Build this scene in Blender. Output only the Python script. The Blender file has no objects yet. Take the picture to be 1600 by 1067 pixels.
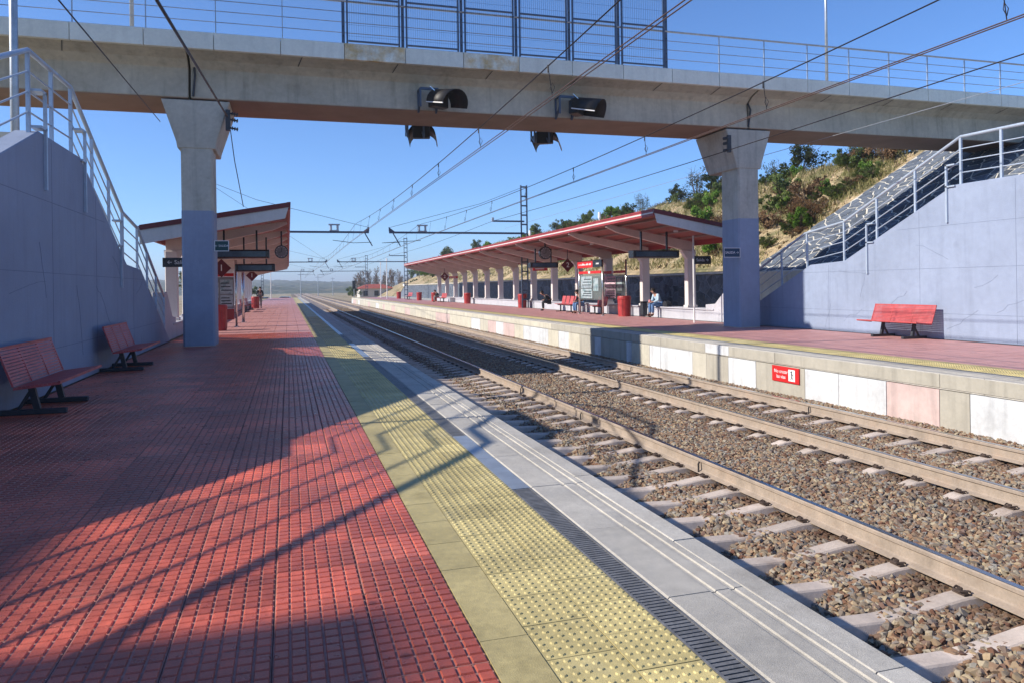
import bpy, bmesh, math, random
import numpy as np
from mathutils import Vector, Matrix, noise

random.seed(7)
R = math.radians
scene = bpy.context.scene
COL = scene.collection

# ------------------------------------------------------------------ camera, sky, sun, exposure
CAM_H = 1.43
YAW = math.atan((800 - 450.5) / 1165.0)
ROLL = 0.0145
cam_d = bpy.data.cameras.new('camera')
cam_d.sensor_width = 36.0
cam_d.lens = 36.0 * 1165 / 1600
cam_d.shift_y = -85.5 / 1600
cam_d.clip_start = 0.05
cam_d.clip_end = 6000
cam = bpy.data.objects.new('camera', cam_d)
COL.objects.link(cam)
_f = Vector((math.sin(YAW), math.cos(YAW), 0)); _r = Vector((math.cos(YAW), -math.sin(YAW), 0)); _u = Vector((0, 0, 1))
_c, _s = math.cos(ROLL), math.sin(ROLL)
cr = _r * _c - _u * _s; cu = _r * _s + _u * _c; cb = -_f
cam.matrix_world = Matrix(((cr.x, cu.x, cb.x, 0), (cr.y, cu.y, cb.y, 0), (cr.z, cu.z, cb.z, CAM_H), (0, 0, 0, 1)))
scene.camera = cam

SUN = Vector((-1.62, 0.074, 1.0)).normalized()       # towards the sun: low over the left platform
world = bpy.data.worlds.new('World'); scene.world = world; world.use_nodes = True
wn = world.node_tree.nodes; wl_ = world.node_tree.links
sky = wn.new('ShaderNodeTexSky'); sky.sky_type = 'NISHITA'; sky.sun_disc = False
sky.sun_elevation = math.asin(SUN.z); sky.sun_rotation = math.atan2(SUN.x, SUN.y) % (2 * math.pi)
sky.altitude = 0; sky.air_density = 0.8; sky.dust_density = 0.0; sky.ozone_density = 10.0
wl_.new(sky.outputs[0], wn['Background'].inputs[0]); wn['Background'].inputs[1].default_value = 0.124
sun_d = bpy.data.lights.new('sun', 'SUN'); sun_d.energy = 4.15; sun_d.angle = R(0.55); sun_d.color = (1.0, 0.93, 0.82)
sun = bpy.data.objects.new('sun', sun_d); COL.objects.link(sun)
sun.rotation_euler = SUN.to_track_quat('Z', 'Y').to_euler(); sun.location = (-60, 5, 50)

scene.view_settings.view_transform = 'Standard'; scene.view_settings.look = 'None'
scene.view_settings.gamma = 1.0; scene.view_settings.use_curve_mapping = False
scene.view_settings.exposure = 0.72
scene.cycles.use_denoising = True
scene.cycles.max_bounces = 8
scene.cycles.diffuse_bounces = 5
scene.cycles.transparent_max_bounces = 8

# ------------------------------------------------------------------ materials
MATS = {}
def pm(name, col, var=0.12, scale=3.0, rough=0.85, bump=0.15, bscale=80.0, streak=0.0, col2=None, c2lo=0.55, c2hi=0.7,
       metal=0.0, rnd=0.0, spec=0.35, speck=0.0, speckscale=200.0, soil=None, soil_s=1.2, spots=0.0, spot_s=4.0):
    m = bpy.data.materials.new(name); m.use_nodes = True
    nt = m.node_tree; N = nt.nodes; L = nt.links
    b = N['Principled BSDF']; b.inputs['Roughness'].default_value = rough; b.inputs['Metallic'].default_value = metal
    b.inputs['Specular IOR Level'].default_value = spec
    g = N.new('ShaderNodeNewGeometry'); pos = g.outputs['Position']
    def nz(sc, det=4.0, vec=pos, rgh=0.6):
        t = N.new('ShaderNodeTexNoise'); t.inputs['Scale'].default_value = sc; t.inputs['Detail'].default_value = det
        t.inputs['Roughness'].default_value = rgh; L.new(vec, t.inputs['Vector']); return t.outputs['Fac']
    def rng(src, a, bb, lo, hi):
        r = N.new('ShaderNodeMapRange'); r.inputs[1].default_value = a; r.inputs[2].default_value = bb
        r.inputs[3].default_value = lo; r.inputs[4].default_value = hi; L.new(src, r.inputs[0]); return r.outputs[0]
    def mix(fac, a, c, mode='MIX'):
        x = N.new('ShaderNodeMix'); x.data_type = 'RGBA'; x.blend_type = mode
        if isinstance(fac, float): x.inputs[0].default_value = fac
        else: L.new(fac, x.inputs[0])
        for s, i in ((a, 6), (c, 7)):
            if isinstance(s, tuple): x.inputs[i].default_value = (*s[:3], 1)
            else: L.new(s, x.inputs[i])
        return x.outputs[2]
    c = tuple(col)
    if col2 is not None:
        c = mix(rng(nz(scale * 0.7, 5), c2lo, c2hi, 0, 1), c, tuple(col2))
    f1 = rng(nz(scale), 0.3, 0.7, 1 - var, 1 + var)
    f2 = rng(nz(scale * 9, 3), 0.3, 0.7, 1 - var * 0.6, 1 + var * 0.6)
    mm = N.new('ShaderNodeMath'); mm.operation = 'MULTIPLY'; L.new(f1, mm.inputs[0]); L.new(f2, mm.inputs[1]); val = mm.outputs[0]
    if streak:
        mp = N.new('ShaderNodeMapping'); mp.inputs['Scale'].default_value = (5, 5, 0.35); L.new(pos, mp.inputs[0])
        s = rng(nz(1.0, 4, mp.outputs[0]), 0.5, 0.75, 1.0, 1 - streak)
        m2 = N.new('ShaderNodeMath'); m2.operation = 'MULTIPLY'; L.new(val, m2.inputs[0]); L.new(s, m2.inputs[1]); val = m2.outputs[0]
    if speck:
        s = rng(nz(speckscale, 2), 0.35, 0.65, 1 - speck, 1 + speck)
        m2 = N.new('ShaderNodeMath'); m2.operation = 'MULTIPLY'; L.new(val, m2.inputs[0]); L.new(s, m2.inputs[1]); val = m2.outputs[0]
    if rnd:
        oi = N.new('ShaderNodeObjectInfo')
        s = rng(oi.outputs['Random'], 0, 1, 1 - rnd, 1 + rnd)
        m2 = N.new('ShaderNodeMath'); m2.operation = 'MULTIPLY'; L.new(val, m2.inputs[0]); L.new(s, m2.inputs[1]); val = m2.outputs[0]
    if soil is not None:
        c = mix(rng(nz(soil_s, 6, rgh=0.7), 0.5, 0.78, 0, 0.85), c, tuple(soil))
    if spots:
        vo = N.new('ShaderNodeTexVoronoi'); vo.inputs['Scale'].default_value = spot_s; L.new(pos, vo.inputs['Vector'])
        s = rng(vo.outputs['Distance'], 0.05, 0.10, 1 - spots, 1.0)
        m2 = N.new('ShaderNodeMath'); m2.operation = 'MULTIPLY'; L.new(val, m2.inputs[0]); L.new(s, m2.inputs[1]); val = m2.outputs[0]
    hs = N.new('ShaderNodeHueSaturation'); L.new(val, hs.inputs['Value'])
    if isinstance(c, tuple): hs.inputs['Color'].default_value = (*c[:3], 1)
    else: L.new(c, hs.inputs['Color'])
    L.new(hs.outputs[0], b.inputs['Base Color'])
    rr = rng(f2, 1 - var * .6, 1 + var * .6, max(rough - .12, .05), min(rough + .08, 1)); L.new(rr, b.inputs['Roughness'])
    if bump:
        bp = N.new('ShaderNodeBump'); bp.inputs['Strength'].default_value = bump; bp.inputs['Distance'].default_value = 0.01
        L.new(nz(bscale, 5), bp.inputs['Height']); L.new(bp.outputs[0], b.inputs['Normal'])
    MATS[name] = m
    return m

pm('red_tile', (0.52, 0.105, 0.058), 0.30, 1.1, 0.36, 0.4, 160, rnd=0.28, spots=0.45, spot_s=3.2, speck=0.22, speckscale=260, soil=(0.33, 0.12, 0.085), soil_s=0.7, spec=0.6)
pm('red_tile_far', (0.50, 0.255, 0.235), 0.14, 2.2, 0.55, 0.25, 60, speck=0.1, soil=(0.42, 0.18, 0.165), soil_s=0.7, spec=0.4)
pm('groove_dust', (0.40, 0.20, 0.165), 0.35, 3, 0.95, 0.3, 150, soil=(0.22, 0.09, 0.08), soil_s=1.5)
pm('tile_joint', (0.20, 0.10, 0.085), 0.2, 4, 0.9, 0.3, 150)
pm('yellow_tile', (0.50, 0.41, 0.18), 0.22, 1.3, 0.6, 0.3, 200, rnd=0.14, spots=0.4, spot_s=2.6, speck=0.12, soil=(0.52, 0.47, 0.30), soil_s=0.6, spec=0.4)
pm('yellow_plain', (0.42, 0.345, 0.16), 0.18, 2.5, 0.62, 0.3, 180, rnd=0.10, speck=0.10, soil=(0.20, 0.16, 0.06), soil_s=1.7)
pm('kerb_concrete', (0.44, 0.41, 0.36), 0.14, 1.4, 0.8, 0.4, 260, spots=0.35, spot_s=1.9, speck=0.22, speckscale=330, rnd=0.06, soil=(0.27, 0.26, 0.25), soil_s=1.1)
pm('coping_concrete', (0.47, 0.44, 0.39), 0.12, 2.6, 0.82, 0.4, 200, speck=0.18, rnd=0.08, soil=(0.30, 0.27, 0.23), soil_s=1.5)
pm('concrete', (0.48, 0.46, 0.40), 0.12, 1.2, 0.85, 0.35, 60, streak=0.28, speck=0.08, soil=(0.30, 0.26, 0.20), soil_s=0.7)
pm('girder_concrete', (0.50, 0.46, 0.37), 0.14, 0.8, 0.85, 0.35, 50, streak=0.24, speck=0.08, soil=(0.34, 0.285, 0.20), soil_s=0.5)
pm('fascia_concrete', (0.80, 0.80, 0.70), 0.07, 1.4, 0.8, 0.25, 70, streak=0.12, rnd=0.05)
pm('rust_stain', (0.66, 0.48, 0.24), 0.15, 3.0, 0.85, 0.25, 70, col2=(0.80, 0.80, 0.70), c2lo=0.38, c2hi=0.62, streak=0.2)
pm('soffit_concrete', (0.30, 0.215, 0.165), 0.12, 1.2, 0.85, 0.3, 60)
pm('blue_paint', (0.268, 0.318, 0.428), 0.08, 0.7, 0.72, 0.45, 30, streak=0.11, soil=(0.232, 0.278, 0.385), soil_s=0.55, spots=0.10, spot_s=0.9)
pm('wall_joint', (0.15, 0.18, 0.25), 0.2, 3, 0.9, 0.1)
pm('dark_steel', (0.05, 0.055, 0.065), 0.15, 5, 0.5, 0.1, 100, metal=0.3)
pm('blue_steel', (0.085, 0.112, 0.16), 0.12, 5, 0.45, 0.05, 100, metal=0.35)
pm('rail_paint', (0.46, 0.53, 0.62), 0.12, 6, 0.42, 0.05, 100, metal=0.35, soil=(0.36, 0.41, 0.48), soil_s=3)
pm('galvanised', (0.42, 0.45, 0.48), 0.14, 6, 0.42, 0.05, 100, metal=0.6)
pm('stainless', (0.62, 0.62, 0.60), 0.08, 6, 0.25, 0.02, 100, metal=0.9)
pm('rail_rust', (0.34, 0.275, 0.22), 0.16, 5, 0.8, 0.25, 130, streak=0.12, soil=(0.36, 0.26, 0.19), soil_s=3)
pm('rail_bright', (0.40, 0.42, 0.46), 0.10, 8, 0.22, 0.02, 100, metal=1.0)
pm('sleeper_concrete', (0.53, 0.445, 0.38), 0.14, 4, 0.85, 0.35, 120, rnd=0.12, soil=(0.33, 0.24, 0.18), soil_s=2.5)
pm('clip_rust', (0.085, 0.06, 0.05), 0.3, 20, 0.75, 0.3, 200, metal=0.3)
pm('ballast_ground', (0.14, 0.10, 0.072), 0.45, 16, 0.95, 1.0, 55, col2=(0.23, 0.18, 0.13), c2lo=0.45, c2hi=0.6, speck=0.45, speckscale=60)
pm('dry_earth', (0.36, 0.28, 0.18), 0.2, 0.5, 0.95, 0.8, 4, col2=(0.16, 0.16, 0.06), c2lo=0.5, c2hi=0.62, speck=0.3, speckscale=9)
pm('hill_earth', (0.40, 0.305, 0.18), 0.28, 0.9, 0.95, 1.0, 5, col2=(0.17, 0.155, 0.07), c2lo=0.45, c2hi=0.6, soil=(0.20, 0.13, 0.075), soil_s=0.45, speck=0.3, speckscale=14)
pm('far_wood', (0.06, 0.075, 0.045), 0.4, 0.05, 0.95, 0, 1, col2=(0.13, 0.12, 0.08), c2lo=0.5, c2hi=0.6)
pm('slate_stone', (0.085, 0.10, 0.125), 0.35, 4, 0.85, 0.8, 22, rnd=0.45, speck=0.2, speckscale=40)
pm('mortar', (0.56, 0.53, 0.46), 0.22, 3, 0.9, 0.4, 60)
pm('mortar_dark', (0.15, 0.17, 0.21), 0.25, 3, 0.9, 0.4, 60)
pm('white_paint', (0.70, 0.68, 0.66), 0.06, 2, 0.6, 0.15, 60, streak=0.10)
pm('lilac_wall', (0.46, 0.455, 0.495), 0.08, 1.5, 0.75, 0.25, 50, streak=0.14)
pm('canopy_white', (0.66, 0.60, 0.57), 0.06, 2, 0.55, 0.12, 60)
pm('canopy_red', (0.33, 0.045, 0.045), 0.12, 2, 0.5, 0.1, 60, rnd=0.05)
pm('canopy_rafter', (0.64, 0.53, 0.49), 0.08, 2, 0.55, 0.12, 60)
pm('canopy_purlin', (0.33, 0.20, 0.17), 0.08, 2, 0.6, 0.12, 60)
pm('grate_steel', (0.21, 0.205, 0.20), 0.25, 9, 0.6, 0.2, 100, metal=0.4)
pm('canopy_sheet', (0.30, 0.075, 0.06), 0.10, 2, 0.55, 0.1, 60)
pm('dark_red_cap', (0.16, 0.028, 0.034), 0.12, 2, 0.45, 0.1, 60)
pm('bench_red', (0.45, 0.075, 0.075), 0.18, 6, 0.5, 0.1, 100, spec=0.45, soil=(0.45, 0.17, 0.165), soil_s=4)
pm('bin_red', (0.38, 0.03, 0.03), 0.2, 4, 0.5, 0.1, 100, spec=0.4, soil=(0.30, 0.07, 0.06), soil_s=4, streak=0.25)
pm('sign_red', (0.55, 0.022, 0.022), 0.05, 4, 0.45, 0.0, 100)
pm('diamond_red', (0.13, 0.014, 0.02), 0.08, 4, 0.4, 0.0, 100)
pm('sign_dark', (0.018, 0.02, 0.026), 0.1, 4, 0.3, 0.0, 100, spec=0.5)
pm('sign_green', (0.006, 0.055, 0.06), 0.05, 4, 0.4, 0.0, 100)
pm('sign_navy', (0.012, 0.045, 0.10), 0.05, 4, 0.4, 0.0, 100)
pm('white_print', (0.78, 0.78, 0.78), 0.02, 4, 0.6, 0.0)
pm('screen_blue', (0.05, 0.09, 0.14), 0.3, 2, 0.15, 0.0)
pm('black_hood', (0.020, 0.018, 0.018), 0.15, 5, 0.55, 0.05, 100)
pm('paper', (0.36, 0.42, 0.44), 0.25, 7, 0.5, 0, 1, col2=(0.19, 0.28, 0.29), c2lo=0.5, c2hi=0.6)
pm('poster_pink', (0.62, 0.45, 0.52), 0.1, 9, 0.5, 0, 1, col2=(0.10, 0.06, 0.08), c2lo=0.58, c2hi=0.62)
pm('panel_grey', (0.20, 0.195, 0.20), 0.1, 3, 0.5, 0.05)
pm('wire', (0.035, 0.03, 0.03), 0.1, 5, 0.5, 0.0, metal=0.5)
pm('contact_copper', (0.16, 0.10, 0.075), 0.1, 5, 0.45, 0.0, metal=0.6)
pm('wall_beige', (0.50, 0.465, 0.385), 0.09, 2, 0.85, 0.25, 80, streak=0.2)
pm('wall_grey', (0.40, 0.37, 0.31), 0.09, 2, 0.85, 0.25, 80, streak=0.25)
pm('wall_white', (0.60, 0.61, 0.62), 0.12, 1.4, 0.8, 0.3, 60, streak=0.22, soil=(0.43, 0.42, 0.42), soil_s=1.6)
pm('wall_pink', (0.57, 0.43, 0.40), 0.10, 1.4, 0.8, 0.3, 60, streak=0.22, soil=(0.43, 0.38, 0.34), soil_s=1.6)
pm('wall_cream', (0.56, 0.52, 0.42), 0.10, 1.4, 0.8, 0.3, 60, streak=0.22, soil=(0.40, 0.36, 0.30), soil_s=1.6)
pm('bark', (0.12, 0.09, 0.065), 0.25, 8, 0.9, 0.5, 60)
pm('skin', (0.50, 0.30, 0.22), 0.05, 10, 0.6, 0)
pm('hair_dark', (0.018, 0.013, 0.011), 0.1, 20, 0.6, 0.2, 300)
pm('shirt_blue', (0.42, 0.56, 0.66), 0.08, 20, 0.8, 0.2, 200)
pm('jeans', (0.10, 0.19, 0.36), 0.2, 25, 0.85, 0.2, 200)
pm('shoe_brown', (0.11, 0.045, 0.03), 0.1, 10, 0.5, 0)
pm('black_cloth', (0.018, 0.02, 0.026), 0.15, 15, 0.8, 0.2, 200)
pm('pink_thing', (0.60, 0.25, 0.26), 0.1, 10, 0.6, 0)
pm('plaster', (0.60, 0.56, 0.50), 0.06, 1, 0.85, 0.2, 40)
pm('roof_tile', (0.33, 0.075, 0.05), 0.15, 3, 0.8, 0.3, 20)
pm('glass_dark', (0.03, 0.04, 0.05), 0.05, 3, 0.1, 0)
pm('car_white', (0.66, 0.68, 0.70), 0.02, 3, 0.25, 0, spec=0.6)
pm('car_blue', (0.12, 0.20, 0.30), 0.02, 3, 0.25, 0, spec=0.6)
pm('rubber', (0.02, 0.02, 0.02), 0.1, 8, 0.8, 0)

def glass_mat(name, col, alpha):
    m = bpy.data.materials.new(name); m.use_nodes = True; b = m.node_tree.nodes['Principled BSDF']
    b.inputs['Base Color'].default_value = (*col, 1); b.inputs['Roughness'].default_value = 0.08; b.inputs['Alpha'].default_value = alpha; MATS[name] = m
glass_mat('case_glass', (0.20, 0.23, 0.22), 0.5)
def leaf_mat(name, a, b_, c_=None, transl=0.25):
    m = bpy.data.materials.new(name); m.use_nodes = True; nt = m.node_tree; N = nt.nodes; L = nt.links
    b = N['Principled BSDF']; b.inputs['Roughness'].default_value = 0.6; b.inputs['Specular IOR Level'].default_value = 0.25
    g = N.new('ShaderNodeNewGeometry')
    t = N.new('ShaderNodeTexNoise'); t.inputs['Scale'].default_value = 1.6; t.inputs['Detail'].default_value = 5; L.new(g.outputs['Position'], t.inputs['Vector'])
    ri = N.new('ShaderNodeMath'); ri.operation = 'ADD'; L.new(t.outputs['Fac'], ri.inputs[0])
    ml = N.new('ShaderNodeMath'); ml.operation = 'MULTIPLY_ADD'; ml.inputs[1].default_value = 0.5; ml.inputs[2].default_value = -0.25
    L.new(g.outputs['Random Per Island'], ml.inputs[0]); L.new(ml.outputs[0], ri.inputs[1])
    r = N.new('ShaderNodeValToRGB'); L.new(ri.outputs[0], r.inputs[0])
    r.color_ramp.elements[0].position = 0.25; r.color_ramp.elements[0].color = (*a, 1)
    r.color_ramp.elements[1].position = 0.75; r.color_ramp.elements[1].color = (*b_, 1)
    if c_:
        e = r.color_ramp.elements.new(0.9); e.color = (*c_, 1)
    L.new(r.outputs[0], b.inputs['Base Color'])
    tr = N.new('ShaderNodeBsdfTranslucent'); L.new(r.outputs[0], tr.inputs[0])
    mx = N.new('ShaderNodeMixShader'); mx.inputs[0].default_value = transl
    L.new(b.outputs[0], mx.inputs[1]); L.new(tr.outputs[0], mx.inputs[2]); L.new(mx.outputs[0], N['Material Output'].inputs[0])
    MATS[name] = m
leaf_mat('leaf_green', (0.05, 0.085, 0.025), (0.14, 0.19, 0.045), (0.24, 0.26, 0.07))
leaf_mat('leaf_dark', (0.04, 0.058, 0.026), (0.10, 0.125, 0.045))
leaf_mat('leaf_bright', (0.07, 0.15, 0.02), (0.17, 0.30, 0.04), (0.30, 0.36, 0.08))
leaf_mat('leaf_brown', (0.10, 0.055, 0.03), (0.22, 0.13, 0.06), (0.30, 0.20, 0.09))
leaf_mat('dry_grass', (0.12, 0.13, 0.04), (0.33, 0.28, 0.12), (0.46, 0.38, 0.20))

def stone_mat():
    m = bpy.data.materials.new('ballast_stone'); m.use_nodes = True; nt = m.node_tree; N = nt.nodes; L = nt.links
    b = N['Principled BSDF']; b.inputs['Roughness'].default_value = 0.9; b.inputs['Specular IOR Level'].default_value = 0.2
    oi = N.new('ShaderNodeObjectInfo'); r = N.new('ShaderNodeValToRGB'); L.new(oi.outputs['Random'], r.inputs[0])
    cr_ = r.color_ramp; cr_.interpolation = 'LINEAR'
    cols = [(0, (0.13, 0.062, 0.042)), (.2, (0.29, 0.185, 0.115)), (.38, (0.17, 0.145, 0.12)), (.52, (0.36, 0.27, 0.17)), (.68, (0.15, 0.085, 0.062)), (.84, (0.26, 0.245, 0.22)), (1, (0.40, 0.32, 0.20))]
    cr_.elements[0].position = 0; cr_.elements[0].color = (*cols[0][1], 1); cr_.elements[1].position = 1; cr_.elements[1].color = (*cols[-1][1], 1)
    for p, c in cols[1:-1]:
        e = cr_.elements.new(p); e.color = (*c, 1)
    g = N.new('ShaderNodeNewGeometry'); t = N.new('ShaderNodeTexNoise'); t.inputs['Scale'].default_value = 60; L.new(g.outputs['Position'], t.inputs['Vector'])
    mr = N.new('ShaderNodeMapRange'); mr.inputs[3].default_value = 0.75; mr.inputs[4].default_value = 1.25; L.new(t.outputs['Fac'], mr.inputs[0])
    hs = N.new('ShaderNodeHueSaturation'); L.new(r.outputs[0], hs.inputs['Color']); L.new(mr.outputs[0], hs.inputs['Value']);     sx = N.new('ShaderNodeSeparateXYZ'); L.new(g.outputs['Position'], sx.inputs[0]); mx_ = None
    for xr in (3.16, 4.90, 7.16, 8.90):
        d1 = N.new('ShaderNodeMath'); d1.operation = 'SUBTRACT'; d1.inputs[1].default_value = xr; L.new(sx.outputs[0], d1.inputs[0])
        d2 = N.new('ShaderNodeMath'); d2.operation = 'ABSOLUTE'; L.new(d1.outputs[0], d2.inputs[0])
        if mx_ is None: mx_ = d2.outputs[0]
        else:
            d3 = N.new('ShaderNodeMath'); d3.operation = 'MINIMUM'; L.new(mx_, d3.inputs[0]); L.new(d2.outputs[0], d3.inputs[1]); mx_ = d3.outputs[0]
    t2 = N.new('ShaderNodeTexNoise'); t2.inputs['Scale'].default_value = 3; L.new(g.outputs['Position'], t2.inputs['Vector'])
    ad = N.new('ShaderNodeMath'); ad.operation = 'MULTIPLY_ADD'; ad.inputs[1].default_value = 0.5; L.new(t2.outputs['Fac'], ad.inputs[0]); L.new(mx_, ad.inputs[2])
    st = N.new('ShaderNodeMapRange'); st.inputs[1].default_value = 0.30; st.inputs[2].default_value = 0.65; st.inputs[3].default_value = 0.7; st.inputs[4].default_value = 0.0; L.new(ad.outputs[0], st.inputs[0])
    mxs = N.new('ShaderNodeMix'); mxs.data_type = 'RGBA'; mxs.inputs[7].default_value = (0.095, 0.055, 0.038, 1); L.new(st.outputs[0], mxs.inputs[0]); L.new(hs.outputs[0], mxs.inputs[6])
    L.new(mxs.outputs[2], b.inputs['Base Color'])
    MATS['ballast_stone'] = m
stone_mat()

# ------------------------------------------------------------------ mesh helpers
CX = 12.06                       # the right-hand platform is the left one mirrored about the track axis
class MB:
    def __init__(s, mir=False):
        s.v = []; s.f = []; s.m = []; s.mir = mir; s.k = 0
    def add(s, vs, fs):
        o = len(s.v); s.v += [tuple(p) for p in vs]
        for q in fs: s.f.append(tuple(i + o for i in q)); s.m.append(s.k)
    def box(s, x0, x1, y0, y1, z0, z1):
        s.add([(x0, y0, z0), (x1, y0, z0), (x1, y1, z0), (x0, y1, z0), (x0, y0, z1), (x1, y0, z1), (x1, y1, z1), (x0, y1, z1)],
              [(3, 2, 1, 0), (4, 5, 6, 7), (0, 1, 5, 4), (1, 2, 6, 5), (2, 3, 7, 6), (3, 0, 4, 7)])
        return s
    def obox(s, c, ax, ay, az):
        c = Vector(c); ax = Vector(ax); ay = Vector(ay); az = Vector(az)
        P = [c + ax * i + ay * j + az * k for k in (-1, 1) for i, j in ((-1, -1), (1, -1), (1, 1), (-1, 1))]
        s.add(P, [(3, 2, 1, 0), (4, 5, 6, 7), (0, 1, 5, 4), (1, 2, 6, 5), (2, 3, 7, 6), (3, 0, 4, 7)]); return s
    def beam(s, p0, p1, w, h, up=(0, 0, 1)):
        p0 = Vector(p0); p1 = Vector(p1); d = (p1 - p0); l = d.length; d.normalize(); sd = d.cross(Vector(up))
        if sd.length < 1e-4: sd = d.cross(Vector((1, 0, 0)))
        sd.normalize(); u = sd.cross(d)
        return s.obox((p0 + p1) / 2, d * (l / 2), u.cross(d) * (-w / 2) if False else sd * (w / 2), u * (h / 2))
    def cyl(s, p0, p1, r, n=8, r2=None, caps=True):
        p0 = Vector(p0); p1 = Vector(p1); d = (p1 - p0).normalized(); a = d.orthogonal().normalized(); b = d.cross(a)
        r2 = r if r2 is None else r2
        vs = [p0 + (a * math.cos(2 * math.pi * i / n) + b * math.sin(2 * math.pi * i / n)) * r for i in range(n)]
        vs += [p1 + (a * math.cos(2 * math.pi * i / n) + b * math.sin(2 * math.pi * i / n)) * r2 for i in range(n)]
        fs = [(i, (i + 1) % n, n + (i + 1) % n, n + i) for i in range(n)]
        if caps: fs += [tuple(range(n - 1, -1, -1)), tuple(range(n, 2 * n))]
        s.add(vs, fs); return s
    def tube(s, pts, r, n=6):
        pts = [Vector(p) for p in pts]; N_ = len(pts); vs = []; a = None
        for i, p in enumerate(pts):
            d = (pts[min(i + 1, N_ - 1)] - pts[max(i - 1, 0)]).normalized()
            a = d.orthogonal().normalized() if a is None else (a - d * a.dot(d)).normalized()
            b = d.cross(a)
            vs += [p + (a * math.cos(2 * math.pi * j / n) + b * math.sin(2 * math.pi * j / n)) * r for j in range(n)]
        fs = [(i * n + j, i * n + (j + 1) % n, (i + 1) * n + (j + 1) % n, (i + 1) * n + j) for i in range(N_ - 1) for j in range(n)]
        fs += [tuple(range(n - 1, -1, -1)), tuple(range((N_ - 1) * n, N_ * n))]
        s.add(vs, fs); return s
    def prism(s, poly, axis, a0, a1):
        n = len(poly)
        if axis == 'x': vs = [(a0, p, q) for p, q in poly] + [(a1, p, q) for p, q in poly]
        elif axis == 'y': vs = [(p, a0, q) for p, q in poly] + [(p, a1, q) for p, q in poly]
        else: vs = [(p, q, a0) for p, q in poly] + [(p, q, a1) for p, q in poly]
        s.add(vs, [tuple(range(n)), tuple(range(2 * n - 1, n - 1, -1))] + [(i, n + i, n + (i + 1) % n, (i + 1) % n) for i in range(n)]); return s
    def mesh(s, name, mats, smooth=False):
        me = bpy.data.meshes.new(name)
        v = [((CX if s.mir is True else s.mir) - x, y, z) for x, y, z in s.v] if s.mir else s.v
        f = [q[::-1] for q in s.f] if s.mir else s.f
        me.from_pydata(v, [], f)
        for m in (mats if isinstance(mats, (list, tuple)) else [mats]): me.materials.append(MATS[m] if isinstance(m, str) else m)
        if max(s.m, default=0) > 0: me.polygons.foreach_set('material_index', s.m)
        bm = bmesh.new(); bm.from_mesh(me); bmesh.ops.recalc_face_normals(bm, faces=bm.faces); bm.to_mesh(me); bm.free()
        if smooth: me.polygons.foreach_set('use_smooth', [True] * len(me.polygons))
        me.update(); return me
    def build(s, name, mats, parent=None, smooth=False, bevel=0.0):
        o = bpy.data.objects.new(name, s.mesh(name, mats, smooth)); COL.objects.link(o)
        if parent is not None:
            o.parent = parent; o.location = -wloc(parent)
        if bevel:
            b = o.modifiers.new('bevel', 'BEVEL'); b.width = bevel; b.segments = 1; b.limit_method = 'ANGLE'
        return o
def wloc(o):
    p = Vector((0, 0, 0))
    while o is not None: p += o.location; o = o.parent
    return p
def inst(name, me, loc, parent=None, rot=None, scale=None):
    o = bpy.data.objects.new(name, me); COL.objects.link(o)
    o.location = Vector(loc)
    if parent is not None: o.parent = parent; o.location = Vector(loc) - wloc(parent)
    if rot: o.rotation_euler = rot
    if scale: o.scale = scale
    return o
def tag(o, label=None, cat=None, group=None, kind=None):
    if label: o['label'] = label
    if cat: o['category'] = cat
    if group: o['group'] = group
    if kind: o['kind'] = kind
    return o
def empty(name, loc, label=None, cat=None, group=None, kind=None):
    o = bpy.data.objects.new(name, None); COL.objects.link(o); o.location = loc; o.empty_display_size = 0.2
    return tag(o, label, cat, group, kind)
def copy_tree(o, parent=None):
    c = o.copy(); COL.objects.link(c); c.parent = parent
    for ch in o.children: copy_tree(ch, c)
    return c
def text(name, s, size, origin, xdir, ydir, mat, parent=None, align='CENTER', depth=0.002):
    cu_ = bpy.data.curves.new(name, 'FONT'); cu_.body = s; cu_.size = size; cu_.align_x = align; cu_.align_y = 'CENTER'; cu_.extrude = depth
    cu_.resolution_u = 3
    t = bpy.data.objects.new(name, cu_); me = bpy.data.meshes.new_from_object(t); bpy.data.objects.remove(t)
    xd = Vector(xdir).normalized(); yd = Vector(ydir).normalized(); zd = xd.cross(yd); M = Matrix((xd, yd, zd)).transposed().to_4x4()
    M.translation = Vector(origin); me.transform(M); me.materials.clear(); me.materials.append(MATS[mat])
    o = bpy.data.objects.new(name, me); COL.objects.link(o)
    if parent is not None: o.parent = parent; o.location = -wloc(parent)
    return o
# ------------------------------------------------------------------ the setting: ground, ballast, platforms
def sm(a, b, x):
    t = min(max((x - a) / (b - a), 0), 1); return t * t * (3 - 2 * t)
def grid(name, xs, ys, zf, mat, smooth=True):
    mb = MB(); nx = len(xs)
    mb.v = [(x, y, zf(x, y)) for y in ys for x in xs]
    mb.f = [(j * nx + i, j * nx + i + 1, (j + 1) * nx + i + 1, (j + 1) * nx + i) for j in range(len(ys) - 1) for i in range(nx - 1)]
    mb.m = [0] * len(mb.f)
    return mb.build(name, mat, smooth=smooth)

g = MB(); g.v = [(-2500, -400, -1.35), (2500, -400, -1.35), (2500, 4000, -1.35), (-2500, 4000, -1.35)]; g.f = [(0, 1, 2, 3)]; g.m = [0]
tag(g.build('ground', 'dry_earth'), kind='structure')
tag(MB().box(-60, -3.3, -40, 132, -1.34, -0.035).build('forecourt_ground', 'dry_earth'), kind='structure')

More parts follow.
